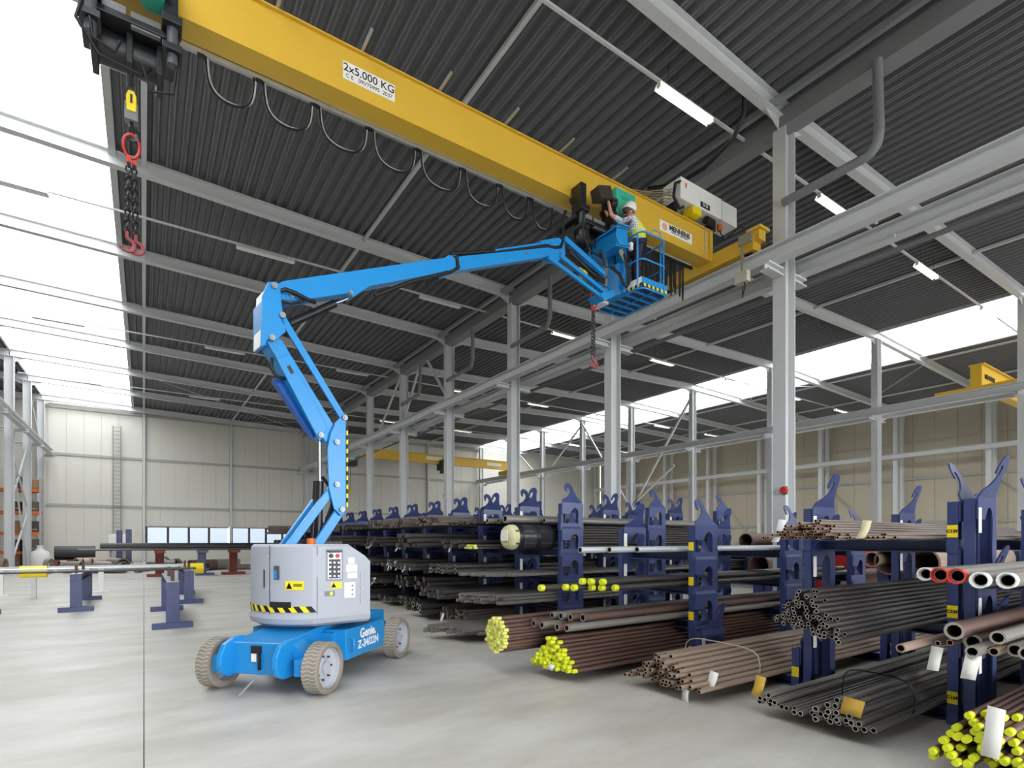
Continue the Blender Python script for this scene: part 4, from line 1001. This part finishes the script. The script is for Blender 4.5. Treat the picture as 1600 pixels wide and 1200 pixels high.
def round_bundle(cy, cz, R0, r, xl, L, m, label, group, cap=None, solid=True, jit=.02):
    d = 2*r*1.02; k = int(R0/d)+2
    for a_ in range(-k, k+1):
        for b_ in range(-k, k+1):
            yy = a_*d+(b_ % 2)*r; zz = b_*d*.87
            if yy*yy+zz*zz < R0*R0: pipe(xl+rb.uniform(-jit, jit), cy+yy, cz+zz, r, L, m, 'bundled_bar', label, 'pipe', group, cap, solid)
round_bundle(5.62, .50, .205, .0225, 3.55, 6.2, P_PLM, 'bar with pale yellow cap in the strapped round bundle', 'pale capped bars in the round bundle', M_CAP2)
for yy in (5.5, 5.6, 5.7, 5.8): pipe(4.4, yy, ztop(3, 0)+.045, .045, 6, P_BLK, 'black_tube', 'black tube lying under the round pale capped bundle', 'pipe', 'black tubes under the round bundle')
for i, (yy, zz, xx) in enumerate(((4.80, 1.09, 4.75), (4.90, 1.09, 4.62), (5.0, 1.09, 4.55), (4.86, 1.165, 4.6), (4.96, 1.165, 4.5), (5.1, 1.09, 4.35), (5.06, 1.165, 4.45), (5.2, 1.09, 4.3), (5.3, 1.09, 4.0))):
    pipe(xx, yy, zz-.015, .04, 6, P_BLK, 'capped_pipe', 'long dark pipe with yellow cap, second highest level of the fourth stack', 'pipe', 'dark capped pipes in the fourth stack', cap=M_CAP)
for i, (yy, xx, zz) in enumerate(((4.80, 5.15, 1.54), (4.88, 4.75, 1.54), (4.97, 4.35, 1.54), (5.06, 4.45, 1.54))):
    pipe(xx, yy, zz, .04, 6, P_GLV if i < 3 else P_BLK, 'galvanised_pipe', 'bright galvanised pipe on the topmost cradle of the fourth stack' if i < 3 else 'dark pipe beside the bright galvanised pipes', 'pipe', 'galvanised pipes on the fourth stack' if i < 3 else None)
# --- stack 0 at the right edge
heap(.9, 1.56, ztop(0, 0), .0235, 9, 4.6, 6.0, P_PLM, 'rusty_capped_bar', 'rusty bar with bright yellow cap in the bottom right bundle', 'yellow capped bars at bottom right', cap=M_CAP, solid=True, jit=.2, shape='flat')
for i, (yy, zz, xx, rr_, mm) in enumerate(((1.56, .93, 4.2, .03, P_BRN), (1.50, .925, 4.65, .02, P_BLK), (1.46, .925, 4.75, .022, P_RST), (1.40, .93, 4.9, .035, P_GRY), (1.33, .95, 4.75, .055, P_PLM), (1.25, .93, 4.45, .04, P_GRY), (1.18, .925, 4.6, .03, P_BRN), (1.11, .93, 4.75, .045, P_GRY), (1.02, .94, 4.6, .045, P_GLV), (1.36, 1.045, 4.5, .06, P_PLM), (1.16, 1.02, 4.6, .045, P_GRY))):
    pipe(xx, yy, zz, rr_, 5.5, mm, 'odd_pipe', 'loose %s pipe end, %s of the mixed pipes at right edge' % (['brown', 'thin black', 'orange lipped', 'white ringed', 'wide brown', 'taped', 'small brown', 'grey', 'bright', 'very wide', 'upper grey'][i], ORD[i]), 'pipe', 'mixed pipes at the right edge')
M_REDP = mat('red plastic liner', (206, 62, 50), .45)
for i, (yy, zz, xx, rr_) in enumerate(((1.55, 1.43, 4.6, .045), (1.45, 1.43, 4.55, .05), (1.34, 1.43, 4.5, .05), (1.50, 1.40, 4.9, .04), (1.22, 1.41, 4.5, .05), (1.11, 1.41, 4.6, .05))):
    p = pipe(xx, yy, zz-.015, rr_, 5.5, P_GRY, 'coated_pipe', 'grey pipe with %s plastic end, %s in the row at right edge' % ('white' if i in (0, 4, 5) else 'red', ORD[i]), 'pipe', 'pipes with plastic ends')
    b = MB().lathe((0, 0, 0), (1, 0, 0), [(rr_*1.03, .03), (rr_*1.06, -.035), (rr_*.9, -.035), (rr_*.7, .06)], 14).mesh('end_liner', M_WHITE if i in (0, 4, 5) else M_REDP, 40); inst(b, 'end_liner', p)
# --- stack 4 (fifth)
for i, (yy, xx, rr_, L) in enumerate(((8.42, 5.15, .05, 2.5), (8.28, 5.3, .05, 4), (8.1, 5.4, .055, 5), (7.9, 5.2, .07, 6), (7.7, 5.9, .05, 5), (7.58, 6.2, .05, 5))):
    pipe(xx, yy, ztop(4, 4)+rr_, rr_, L, P_GRY, 'steel_pipe', 'grey pipe, %s from far side on the topmost cradle of the fifth stack' % ORD[i], 'pipe', 'grey pipes on the fifth stack')
round_bundle(7.85, ztop(4, 3)+.21, .2, .028, 5.25, 6, P_BLK, 'black bar in the fabric capped round bundle', 'bars in the fabric capped bundle', None, True)
fcap = empty('wrapped_bundle_end', (5.2, 7.85, ztop(4, 3)+.21), 'pale fabric cap and black wrap on the round bundle end', 'bundle wrap')
cz = ztop(4, 3)+.21
MB().lathe((5.2, 7.85, cz), (1, 0, 0), [(.001, -.03), (.12, -.04), (.19, -.01), (.22, .05), (.222, .13)], 20).build('fabric_cap', mat('pale fabric', (206, 204, 158), .8, 0, .2, 12, bump=.6), fcap, smooth=60)
MB().lathe((5.33, 7.85, cz), (1, 0, 0), [(.222, 0), (.228, .02), (.222, .3), (.23, .32), (.23, .38), (.222, .4), (.222, .75), (.23, .78)], 20).build('plastic_sleeve', mat('black film', (52, 54, 60), .25, 0, .15, 9, bump=.4), fcap, smooth=60)
for xx in (5.36, 5.72, 6.05): MB().lathe((xx, 7.85, cz), (1, 0, 0), [(.232, 0), (.236, .01), (.236, .05), (.232, .06)], 20).build('strap', M_BLKM, fcap, smooth=60)
MB().box(5.13, 7.72, cz-.06, 5.14, 7.92, cz+.12).build('paper_label', M_PAPER, fcap)
for i in range(14): pipe(4.75+rb.uniform(-.05, .05), 8.2+(i % 7)*.045, ztop(4, 3)+.022+(i//7)*.04, .02, 6, P_BLK, 'thin_bar', 'thin black bar with yellow painted end on the fifth stack', 'pipe', 'thin bars with yellow ends', cap=M_CAP2, solid=True)
heap(7.52, 8.46, ztop(4, 2), .03, 1, 5.0, 5.5, P_GRY, 'flat_bar', 'grey bar in the thin layer, middle level of the fifth stack', 'thin layer of grey bars', solid=True, skew=-.5)
heap(7.52, 8.46, ztop(4, 1), .03, 3, 4.9, 5.5, P_GRY, 'grey_bar', 'grey bar in the bundle on the second lowest level of the fifth stack', 'grey bars second level fifth stack', solid=True, skew=-.4)
heap(7.52, 8.5, ztop(4, 0), .03, 2, 4.4, 6, P_GRY, 'grey_bar', 'grey bar on the lowest level of the fifth stack', 'grey bars lowest level fifth stack', solid=True, skew=-.5)
# --- farther stacks: the nearer ones piece by piece, the rest as one mass of bars
FARX = {}
rf = random.Random(12)
farb = MB(); farr = MB(); ind = 0
for si in range(5, len(STK)):
    yn = STK[si][0]
    for li in range(5):
        zt = ztop(si, li); r = rf.choice((.035, .045, .055)); xl = rf.uniform(4.5, 5.3) if li < 4 else rf.uniform(4.9, 5.6)
        FARX[(si, li)] = (xl, zt, r)
        rows = rf.choice((1, 2, 2, 3)) if li < 4 else rf.choice((0, 1, 2))
        brown = (li == 4 and si in (6, 7, 8)) or (li == 0 and si == 5)
        if brown: rows = 4; r = .03; xl = 5.0
        if li == 4 and si >= 13: brown = True; rows = 4
        d = 2*r*1.02
        for k in range(rows):
            for i in range(int((1.08 if li == 0 else .96)/d)-k):
                yy = yn+.06+r+k*r+i*d; x = xl+rf.uniform(-.12, .12); zz = zt+r+k*d*.87
                if ind < 300 and not brown:
                    pipe(x, yy, zz, r, 6, P_BLK, 'steel_bar', 'black steel bar on the %s stack from the camera, %s level' % (ORD[si], ORD[li]), 'pipe', 'black bars on the %s stack, %s level' % (ORD[si], ORD[li]), solid=bool(li % 2)); ind += 1
                else: (farr if brown else farb).cyl((x, yy, zz), (x+6, yy, zz), r, 7)
tag(farb.build('steel_bars', P_BLK, smooth=40), 'mass of black bars and tubes filling the far racks', 'pipes', kind='stuff')
tag(farr.build('rusty_bars', P_RST, smooth=40), 'mass of rusty brown bars on top of the far racks', 'pipes', kind='stuff')
# --- racks standing in the next bay, seen through the gaps
BLK2 = MB()
for bi in range(9):
    yb = 2.6+bi*2.0; z = 0.
    for li in range(3):
        o = empty('storage_cradle', (19.6, yb, z), '%s navy cradle of the %s stack in the next bay' % (['lowest', 'middle', 'topmost'][li], ORD[bi]), 'storage rack', 'navy cradles in the next bay')
        for key, m in CM['small'].items():
            if key in ('tag', 'loc', 'u1', 'u3'): continue
            inst(m, m.name.split('.')[0], o)
        for k in range(3):
            for i in range(10): BLK2.cyl((18.6+rf.uniform(-.2, .2), yb+.12+i*.1+k*.05, z+.172+k*.088), (24.6, yb+.12+i*.1+k*.05, z+.172+k*.088), .05, 7)
        z += .46
tag(BLK2.build('steel_bars', P_BLK, smooth=40), 'mass of dark bars on the racks in the next bay', 'pipes', kind='stuff')
# --- paper tags, straps
def ptag(x, y, z, w_, h_, label, tilt=.15, m=None):
    o = MB().add([(x, y-w_/2, z), (x, y+w_/2, z+.01), (x-.02, y+w_/2+.01, z-h_*.5), (x-.02, y-w_/2+.01, z-h_*.5), (x-.01-tilt*h_, y-w_/2+.02, z-h_), (x-.01-tilt*h_, y+w_/2+.02, z-h_)], [(0, 1, 2, 3), (3, 2, 5, 4)])
    ob = o.build('paper_tag', m or M_PAPER, smooth=60); md = ob.modifiers.new('thick', 'SOLIDIFY'); md.thickness = .002
    tag(ob, label, 'tag', 'paper tags on the pipe ends'); return ob
ptag(4.42, 1.12, .60, .09, .30, 'long white paper tag on the bottom right yellow capped bars')
ptag(4.62, 1.49, .9, .07, .16, 'white printed tag hanging below the mixed pipes')
ptag(4.47, 1.25, .9, .08, .15, 'white tag with rust stain hanging at the right edge')
ptag(4.62, 3.62, .16, .08, .16, 'white tag hanging below the brown tubes', 0)
ptag(4.85, 3.46, .3, .1, .14, 'white tag lying against the brown tubes', .3)
ptag(4.86, 2.75, 1.84, .07, .2, 'white tag on the left of the thin rusty tubes', .4)
ptag(5.12, 2.15, 1.82, .07, .15, 'cream tag in the middle of the thin rusty tubes', .5, mat('cream paper', (226, 218, 180), .8))
ptag(4.85, 2.95, .36, .1, .18, 'yellow card tag at the far corner of the grey tubes', .3, mat('yellow card', (206, 164, 66), .7))
ptag(4.78, 2.1, .36, .16, .13, 'yellow card tag stuck on the wrapped grey tubes', .2, mat('yellow card', (206, 164, 66), .7))
ptag(3.95, 5.0, .2, .1, .06, 'small white tag under the yellow capped bars')
for i in range(44):
    si = rf.randrange(5, 13); li = rf.randrange(0, 4); xl, zt, r = FARX[(si, li)]
    ptag(xl+rf.uniform(-.02, .06), STK[si][0]+rf.uniform(.2, 1.0), zt+rf.uniform(.06, .14), rf.uniform(.05, .1), rf.uniform(.09, .17), 'small white tag on the bars, %s stack from the camera, %s level' % (ORD[si], ORD[li]), rf.uniform(0, .4))
# clear film round the grey tubes
M_FILM = glazing('clear film', (.93, .93, .93), .16)
fp_ = []; rings = 7; seg = 18; fv = []; ff = []
for k in range(rings):
    xx = 4.82+k*.13
    for j in range(seg):
        a_ = 2*math.pi*j/seg; fv.append((xx+rf.uniform(-.02, .02), 2.2+(.30+rf.uniform(-.012, .012))*math.cos(a_), .27+(.165+rf.uniform(-.01, .01))*math.sin(a_)))
for k in range(rings-1):
    for j in range(seg): ff.append((k*seg+j, k*seg+(j+1) % seg, (k+1)*seg+(j+1) % seg, (k+1)*seg+j))
tag(MB().add(fv, ff).build('plastic_film', M_FILM, smooth=40), 'clear plastic film wrapped round the ends of the grey tubes', 'film')
# ties on bundles
def tie(x, y0, y1, z0, z1, label, m=M_BLKM, r=.006):
    n = 20; pts = []
    for k in range(n):
        a_ = 2*math.pi*k/n; c_, s_ = math.cos(a_), math.sin(a_); e_ = .5
        pts.append((x+.03*math.sin(a_*2), (y0+y1)/2+(y1-y0)/2*math.copysign(abs(c_)**e_, c_), (z0+z1)/2+(z1-z0)/2*math.copysign(abs(s_)**e_, s_)))
    tag(MB().path(pts, r, 5, closed=True).build('bundle_tie', m, smooth=60), label, 'strap')
tie(5.45, 1.92, 2.5, .12, .46, 'dark strap round the wrapped grey tubes')
tie(5.6, 3.42, 4.42, .12, .46, 'pale wire tie round the brown tubes', mat('pale wire', (196, 186, 160), .6), .007)
tie(4.6, 5.40, 5.84, .28, .72, 'steel strap round the pale capped round bundle')
# ================================================================== LEFT SIDE OF THE HALL
def trestle(x, y, L, label, h_=.88):
    o = empty('pipe_trestle', (x, y, 0), label, 'trestle', 'navy trestles on the left')
    for yy in (y, y+L):
        MB().box(x-.33, yy-.06, 0, x+.33, yy+.06, .11).build('foot', M_NAVY, o, bevel=.006)
        MB().box(x-.11, yy-.05, .11, x+.11, yy+.05, h_).build('post', M_NAVY, o, bevel=.006)
    MB().hbeam((x, y-.1, h_-.09), (x, y+L+.1, h_-.09), .2, .18, .015, .012).build('top_beam', M_NAVY, o)
    MB().box(x-.1, y-.1, h_, x+.1, y+L+.1, h_+.006).build('wear_strip', M_GALV, o)
    for yy in (y+.05, y+L*.6): MB().box(x-.03, yy-.03, h_, x+.03, yy+.03, h_+.2).build('stake', mat('worn brown stake', (86, 66, 60), .7), o)
    return o
trestle(.45, 12.1, 3.1, 'navy trestle with wide feet nearest the boom lift')
trestle(.98, 16.6, 2.9, 'navy trestle behind the nearest one, beside a yellow block')
trestle(-1.31, 16.2, 3.0, 'navy trestle left of the floor joint')
trestle(-3.0, 14.2, 2.4, 'navy trestle cut off by the left edge of the picture', .7)
def rod(p, q, r, m, name, label, cat='pipe', n=10, group=None):
    return tag(MB().cyl(p, q, r, n).build(name, m, smooth=40), label, cat, group)
rod((-6, 16.5, .92), (1.15, 16.75, .92), .03, P_BLK, 'long_bar', 'long dark bar lying across two trestles on the left')
rod((-6, 18.0, .93), (.75, 18.2, .93), .022, P_GLV, 'long_bar', 'thin bright bar behind the dark bar on the trestles')
# guard rail
gr = empty('guard_rail', (-2, 22, 0), 'low white guard rail with yellow ends behind the trestles', 'guard rail')
for x in (-3.55, -1.15, 1.2): MB().box(x-.07, 21.95, 0, x+.07, 22.05, .8).box(x-.2, 21.85, 0, x+.2, 22.15, .02).build('post', M_WHITE, gr)
MB().box(-6, 21.96, .74, 1.3, 22.04, .86).build('rail', M_STEEL, gr)
for i, (x, y) in enumerate(((-2.62, 20.6), (1.3, 20.3))):
    yb_ = empty('bumper_block', (x, y, 0), 'yellow bumper block on a post, %s' % ('left of the floor joint behind the bars' if i == 0 else 'beside the navy trestle near the boom lift'), 'bumper')
    MB().cyl((x-.3, y, .76), (x+.3, y, .76), .17, 8).build('block', M_YTAG, yb_); MB().box(x-.06, y-.06, 0, x+.06, y+.06, .62).build('post', M_STEEL, yb_)
# long black pipe on stands
rod((-1.6, 30, 1.38), (10, 30, 1.38), .17, mat('black coated pipe', (34, 34, 36), .45), 'large_pipe', 'long black large pipe resting on stands before the back wall', n=20)
rod((-2.3, 29.2, 1.26), (10, 29.2, 1.26), .05, P_BLK, 'long_bar', 'thin dark pipe in front of the long black large pipe')
def hstand(x, y, h_, m, label):
    o = empty('pipe_stand', (x, y, 0), label, 'stand')
    MB().box(x-.5, y-.35, 0, x+.5, y+.35, .12).build('foot', m, o); MB().hbeam((x, y, .12), (x, y, h_), .3, .34, .02, .02, up=(1, 0, 0)).build('post', m, o)
    MB().box(x-.2, y-.9, h_-.12, x+.2, y+.35, h_).build('arm', m, o)
M_RSTD = mat('red oxide', (126, 62, 48), .7)
for i, (x, m, h_) in enumerate(((3.65, M_RSTD, 1.21), (.6, M_RSTD, 1.21), (2.3, M_NAVY, 1.21), (5.4, M_NAVY, 1.21), (7.2, M_RSTD, 1.21))):
    hstand(x, 29.95, h_, m, '%s pipe stand under the long black pipe, %s from left' % ('red oxide' if m is M_RSTD else 'navy', ['third', 'first', 'second', 'fourth', 'fifth'][i]))
for i, x in enumerate((-1.15, -.72)):
    tag(MB().hbeam((x, 38, 0), (x, 38, 2.25+i*.06), .3, .28, .015, .012, up=(1, 0, 0)).build('upright_post', M_NAVY), '%s navy upright post before the back wall' % ('left' if i == 0 else 'right'), 'post', 'navy upright posts')
# offcuts along the back
ro = random.Random(3)
k = 0
for i in range(44):
    x = -9.4+i*.31+ro.uniform(-.1, .1); y = ro.uniform(34, 38.3)
    if abs(x+6) < 1.0: x -= 1.9
    r = ro.choice((.16, .22, .3, .38)); m = ro.choice((P_RST, P_PLM, P_BRN, P_BLK, P_GRY))
    an = ro.uniform(-1.2, 1.2); L = ro.choice((.2, .3, .9, 1.4)); d = Vector((math.cos(an), math.sin(an), 0))*L
    tag(MB().hollow((x, y, r+.002), Vector((x, y, r+.002))+d, r, r*.82, 18).build('pipe_offcut', m, smooth=40), 'short %s pipe offcut on the floor by the back wall, %s' % ('rusty' if m in (P_RST, P_PLM, P_BRN) else 'dark', 'left part' if x < -4 else 'right part'), 'pipe offcut', 'pipe offcuts by the back wall')
tag(MB().hollow((-4.6, 44, .9), (-2.6, 44, .9), .42, .4, 24).build('large_pipe', mat('black coated pipe', (34, 34, 36), .45), smooth=40), 'short fat black pipe by the left end of the back wall', 'pipe')
tag(MB().box(-4.9, 43.6, 0, -2.3, 44.4, .47).build('pipe_bunk', M_RSTD), 'rusty bunk under the short fat black pipe', 'bunk')
# distribution box and caged ladder on the back wall
tag(MB().box(-2.2, YF-.5, .9, -1.15, YF-.1, 2.15).build('distribution_box', M_WHITE, bevel=.02), 'white distribution box under the wall ladder', 'cabinet')
tag(MB().box(-2.0, YF-.45, 0, -1.35, YF-.15, .9).build('cabinet_plinth', M_GIRT), 'grey plinth under the white distribution box', 'plinth')
M_LAD = mat('ladder grey', (132, 132, 130), .5)
la = empty('wall_ladder', (-1.8, YF-.3, 0), 'grey steel ladder fixed to the back wall', 'ladder')
for k in (-.24, .24): MB().box(-1.68+k-.03, YF-.35, 2.2, -1.68+k+.03, YF-.25, 10.3).build('stile', M_LAD, la)
for i in range(27): MB().cyl((-1.9, YF-.3, 2.4+i*.3), (-1.46, YF-.3, 2.4+i*.3), .02, 6).build('rung', M_LAD, la)
# orange pallet racking at the far left
pr = empty('pallet_rack', (-9, 45, 0), 'orange beamed pallet rack behind the left columns', 'pallet rack')
for x in (-9.6, -7.5, -5.4):
    for y in (45, 46): MB().box(x-.05, y-.05, 0, x+.05, y+.05, 5.6).build('upright', M_GIRT, pr)
for z in (.9, 2.1, 3.4, 4.8):
    for y in (45, 46): MB().box(-9.6, y-.03, z-.09, -5.4, y+.03, z+.09).build('shelf_beam', M_ORANGE, pr)
    MB().box(-9.6, 45, z+.06, -5.4, 46, z+.1).build('shelf_board', mat('board', (140, 112, 80), .8), pr)
i = 0
for z in (.1, 1.0, 2.2, 3.5, 4.9):
    for x in (-9.2, -8.3, -7.1, -6.2):
        hh = ro.uniform(.4, .85); col_ = ro.choice(((150, 120, 84), (96, 88, 80), (120, 98, 76), (70, 66, 64)))
        ob = MB().box(x, 45.05, z+.003, x+.75, 45.9, z+hh).build('storage_box', mat('box %d %d' % col_[:2], col_, .8), bevel=.02)
        MB().box(x+.1, 45.03, z+.12, x+.65, 45.05, z+.2).build('front_slat', mat('slat wood', (168, 138, 98), .8), ob)
        tag(ob, 'brown storage box on the pallet rack, shelf %s from floor, %s from left' % (ORD[[.1, 1.0, 2.2, 3.5, 4.9].index(z)], ORD[[-9.2, -8.3, -7.1, -6.2].index(x)]), 'box', 'boxes on the pallet rack'); i += 1
tag(MB().lathe((-5.2, 43.2, 0), (0, 0, 1), [(.001, 0), (.42, 0), (.5, .2), (.52, .7), (.4, 1.0), (.18, 1.12), (.14, 1.3), (.2, 1.38), (.001, 1.36)], 16).build('white_sack', mat('white sack', (222, 222, 218), .9), smooth=50), 'white bulk sack beside the far left column', 'sack')
# red alarm on the big column, red containers, big pipes beyond the racks
al = tag(MB().box(11.78, 6.55, 2.68, 11.8, 6.68, 2.86).build('alarm_bell', M_PIPE), 'red alarm sounder on the big grey column', 'alarm')
MB().cyl((11.78, 6.6, 2.77), (11.68, 6.6, 2.77), .075, 14).build('red_dome', M_RED, al, smooth=40)
for i, (px_, py_, X_, r) in enumerate(((1185, 884, 13.2, .30), (1230, 848, 13.2, .2), (1302, 905, 13.4, .2), (1362, 874, 13.4, .17), (1389, 877, 13.4, .30), (1440, 880, 13.6, .34), (1165, 845, 13.2, .2))):
    q = onx(px_, py_, X_)
    o = empty('large_pipe', (X_, q.y, q.z-r), 'wide rusty pipe seen end on beyond the racks, %s of seven' % ORD[i], 'pipe', 'wide pipes beyond the racks')
    MB().hollow(q, q+Vector((5, 0, 0)), r, r*.88, 22).build('tube', P_BRN if i % 2 else P_PLM, o, smooth=40)
    if q.z-r > .03:
        for xx in (X_+.6, X_+4): MB().box(xx, q.y-r*.8, 0, xx+.15, q.y+r*.8, q.z-r).build('support_block', M_NAVY, o)
q = onx(1297, 885, 15.5)
rc = empty('red_container', (15.5, q.y, 0), 'red steel container between the racks', 'container')
MB().box(15.5, q.y-.6, .1, 16.8, q.y+.6, 1.5).build('tub', M_RED, rc, bevel=.03); MB().box(15.45, q.y-.65, 1.42, 16.85, q.y+.65, 1.5).build('rim', M_RED, rc)
tag(MB().path([(10.7, 6.9, 11.55), (10.7, 6.9, 10.85), (10.75, 7.2, 10.5), (10.7, 7.9, 10.25), (10.6, 8.6, 10.2), (10.5, 9.4, 10.5)], .05, 8).build('hanging_cable', M_BLACK, smooth=60), 'black cable loop hanging under the roof beside the big column', 'cable')
# downpipe at the valley
dp = MB().path([(11.7, 4.74, 10.9), (11.7, 4.72, 10.2), (11.7, 4.70, 9.5), (11.7, 4.74, 9.3), (11.7, 4.85, 9.18), (11.7, 5.0, 9.15), (11.7, 6.6, 9.12)], .09, 14).build('rain_downpipe', mat('mid grey plastic pipe', (128, 130, 134), .45), smooth=50); tag(dp, 'grey rainwater pipe bending under the roof valley', kind='structure')
for i, yy in enumerate((17.0, 22.4, 27.8)):
    tag(MB().path([(11.75, yy-2, 10.9), (11.75, yy-2, 9.5), (11.75, yy-1.85, 9.2), (11.75, yy+.4, 9.15)], .08, 10).build('rain_downpipe', MATS['mid grey plastic pipe'], smooth=50), 'grey rainwater pipe, bay %s down the valley' % ORD[i+1], kind='structure')
# ================================================================== OTHER CRANES
def far_crane(x0, x1, y, label, hx, gz=8.5, gh=.75):
    o = empty('bridge_crane', ((x0+x1)/2, y, gz), label, 'crane')
    MB().box(x0, y-.2, gz, x1, y+.2, gz+gh).build('girder', M_YEL, o); MB().box(x0, y-.28, gz+gh, x1, y+.28, gz+gh+.04).build('top_flange', M_YEL, o)
    for x in (x0+.1, x1-.1): MB().box(x-.15, y-1.5, 8.14, x+.15, y+1.5, 8.5).build('end_carriage', M_YEL, o)
    MB().box(x1-2.6, y-.21, gz+.25, x1-1.0, y-.2, gz+.55).build('maker_plate', M_PAPER, o)
    MB().box(x0+8, y-.21, gz+.3, x0+9.5, y-.2, gz+.6).build('load_plate', M_PAPER, o)
    for x in hx:
        h = empty('electric_hoist', (x, y, gz-.6), '%s hoist on the %s' % ('left green' if x == hx[0] else 'right green', label.split(' crane')[0]+' crane'), 'hoist', 'hoists on the distant cranes')
        MB().box(x-.5, y-1.0, gz-.3, x+.4, y-.3, gz+.45).build('control_housing', M_GREEN, h)
        MB().box(x-.7, y-.8, gz-.55, x-.5, y+.3, gz+.3).box(x-.4, y-.6, gz-.8, x+.3, y+.3, gz-.3).build('hoist_frame', M_BLKM, h)
        MB().cyl((x-.1, y, gz-.8), (x-.1, y, gz-2.6), .012, 5).build('wire_rope', M_CHAIN, h)
        MB().box(x-.2, y-.1, gz-3.0, x, y+.1, gz-2.6).build('hook_block', M_YTAG, h)
    return o
far_crane(12.55, 29.4, 44.0, 'small distant yellow crane before the back wall', (14.0, 22.5))
cr3 = far_crane(30.55, 46.0, 8.45, 'yellow crane girder in the far right hall', (40,), 8.5, .95)
MB().box(30.4, 7.0, 8.14, 30.75, 9.8, 8.42).build('end_carriage', M_YEL, cr3)
text('MENNENS', 'lettering', .3, (31.6, 8.24, 8.95), X, Z, M_INK, cr3, bold=.01)
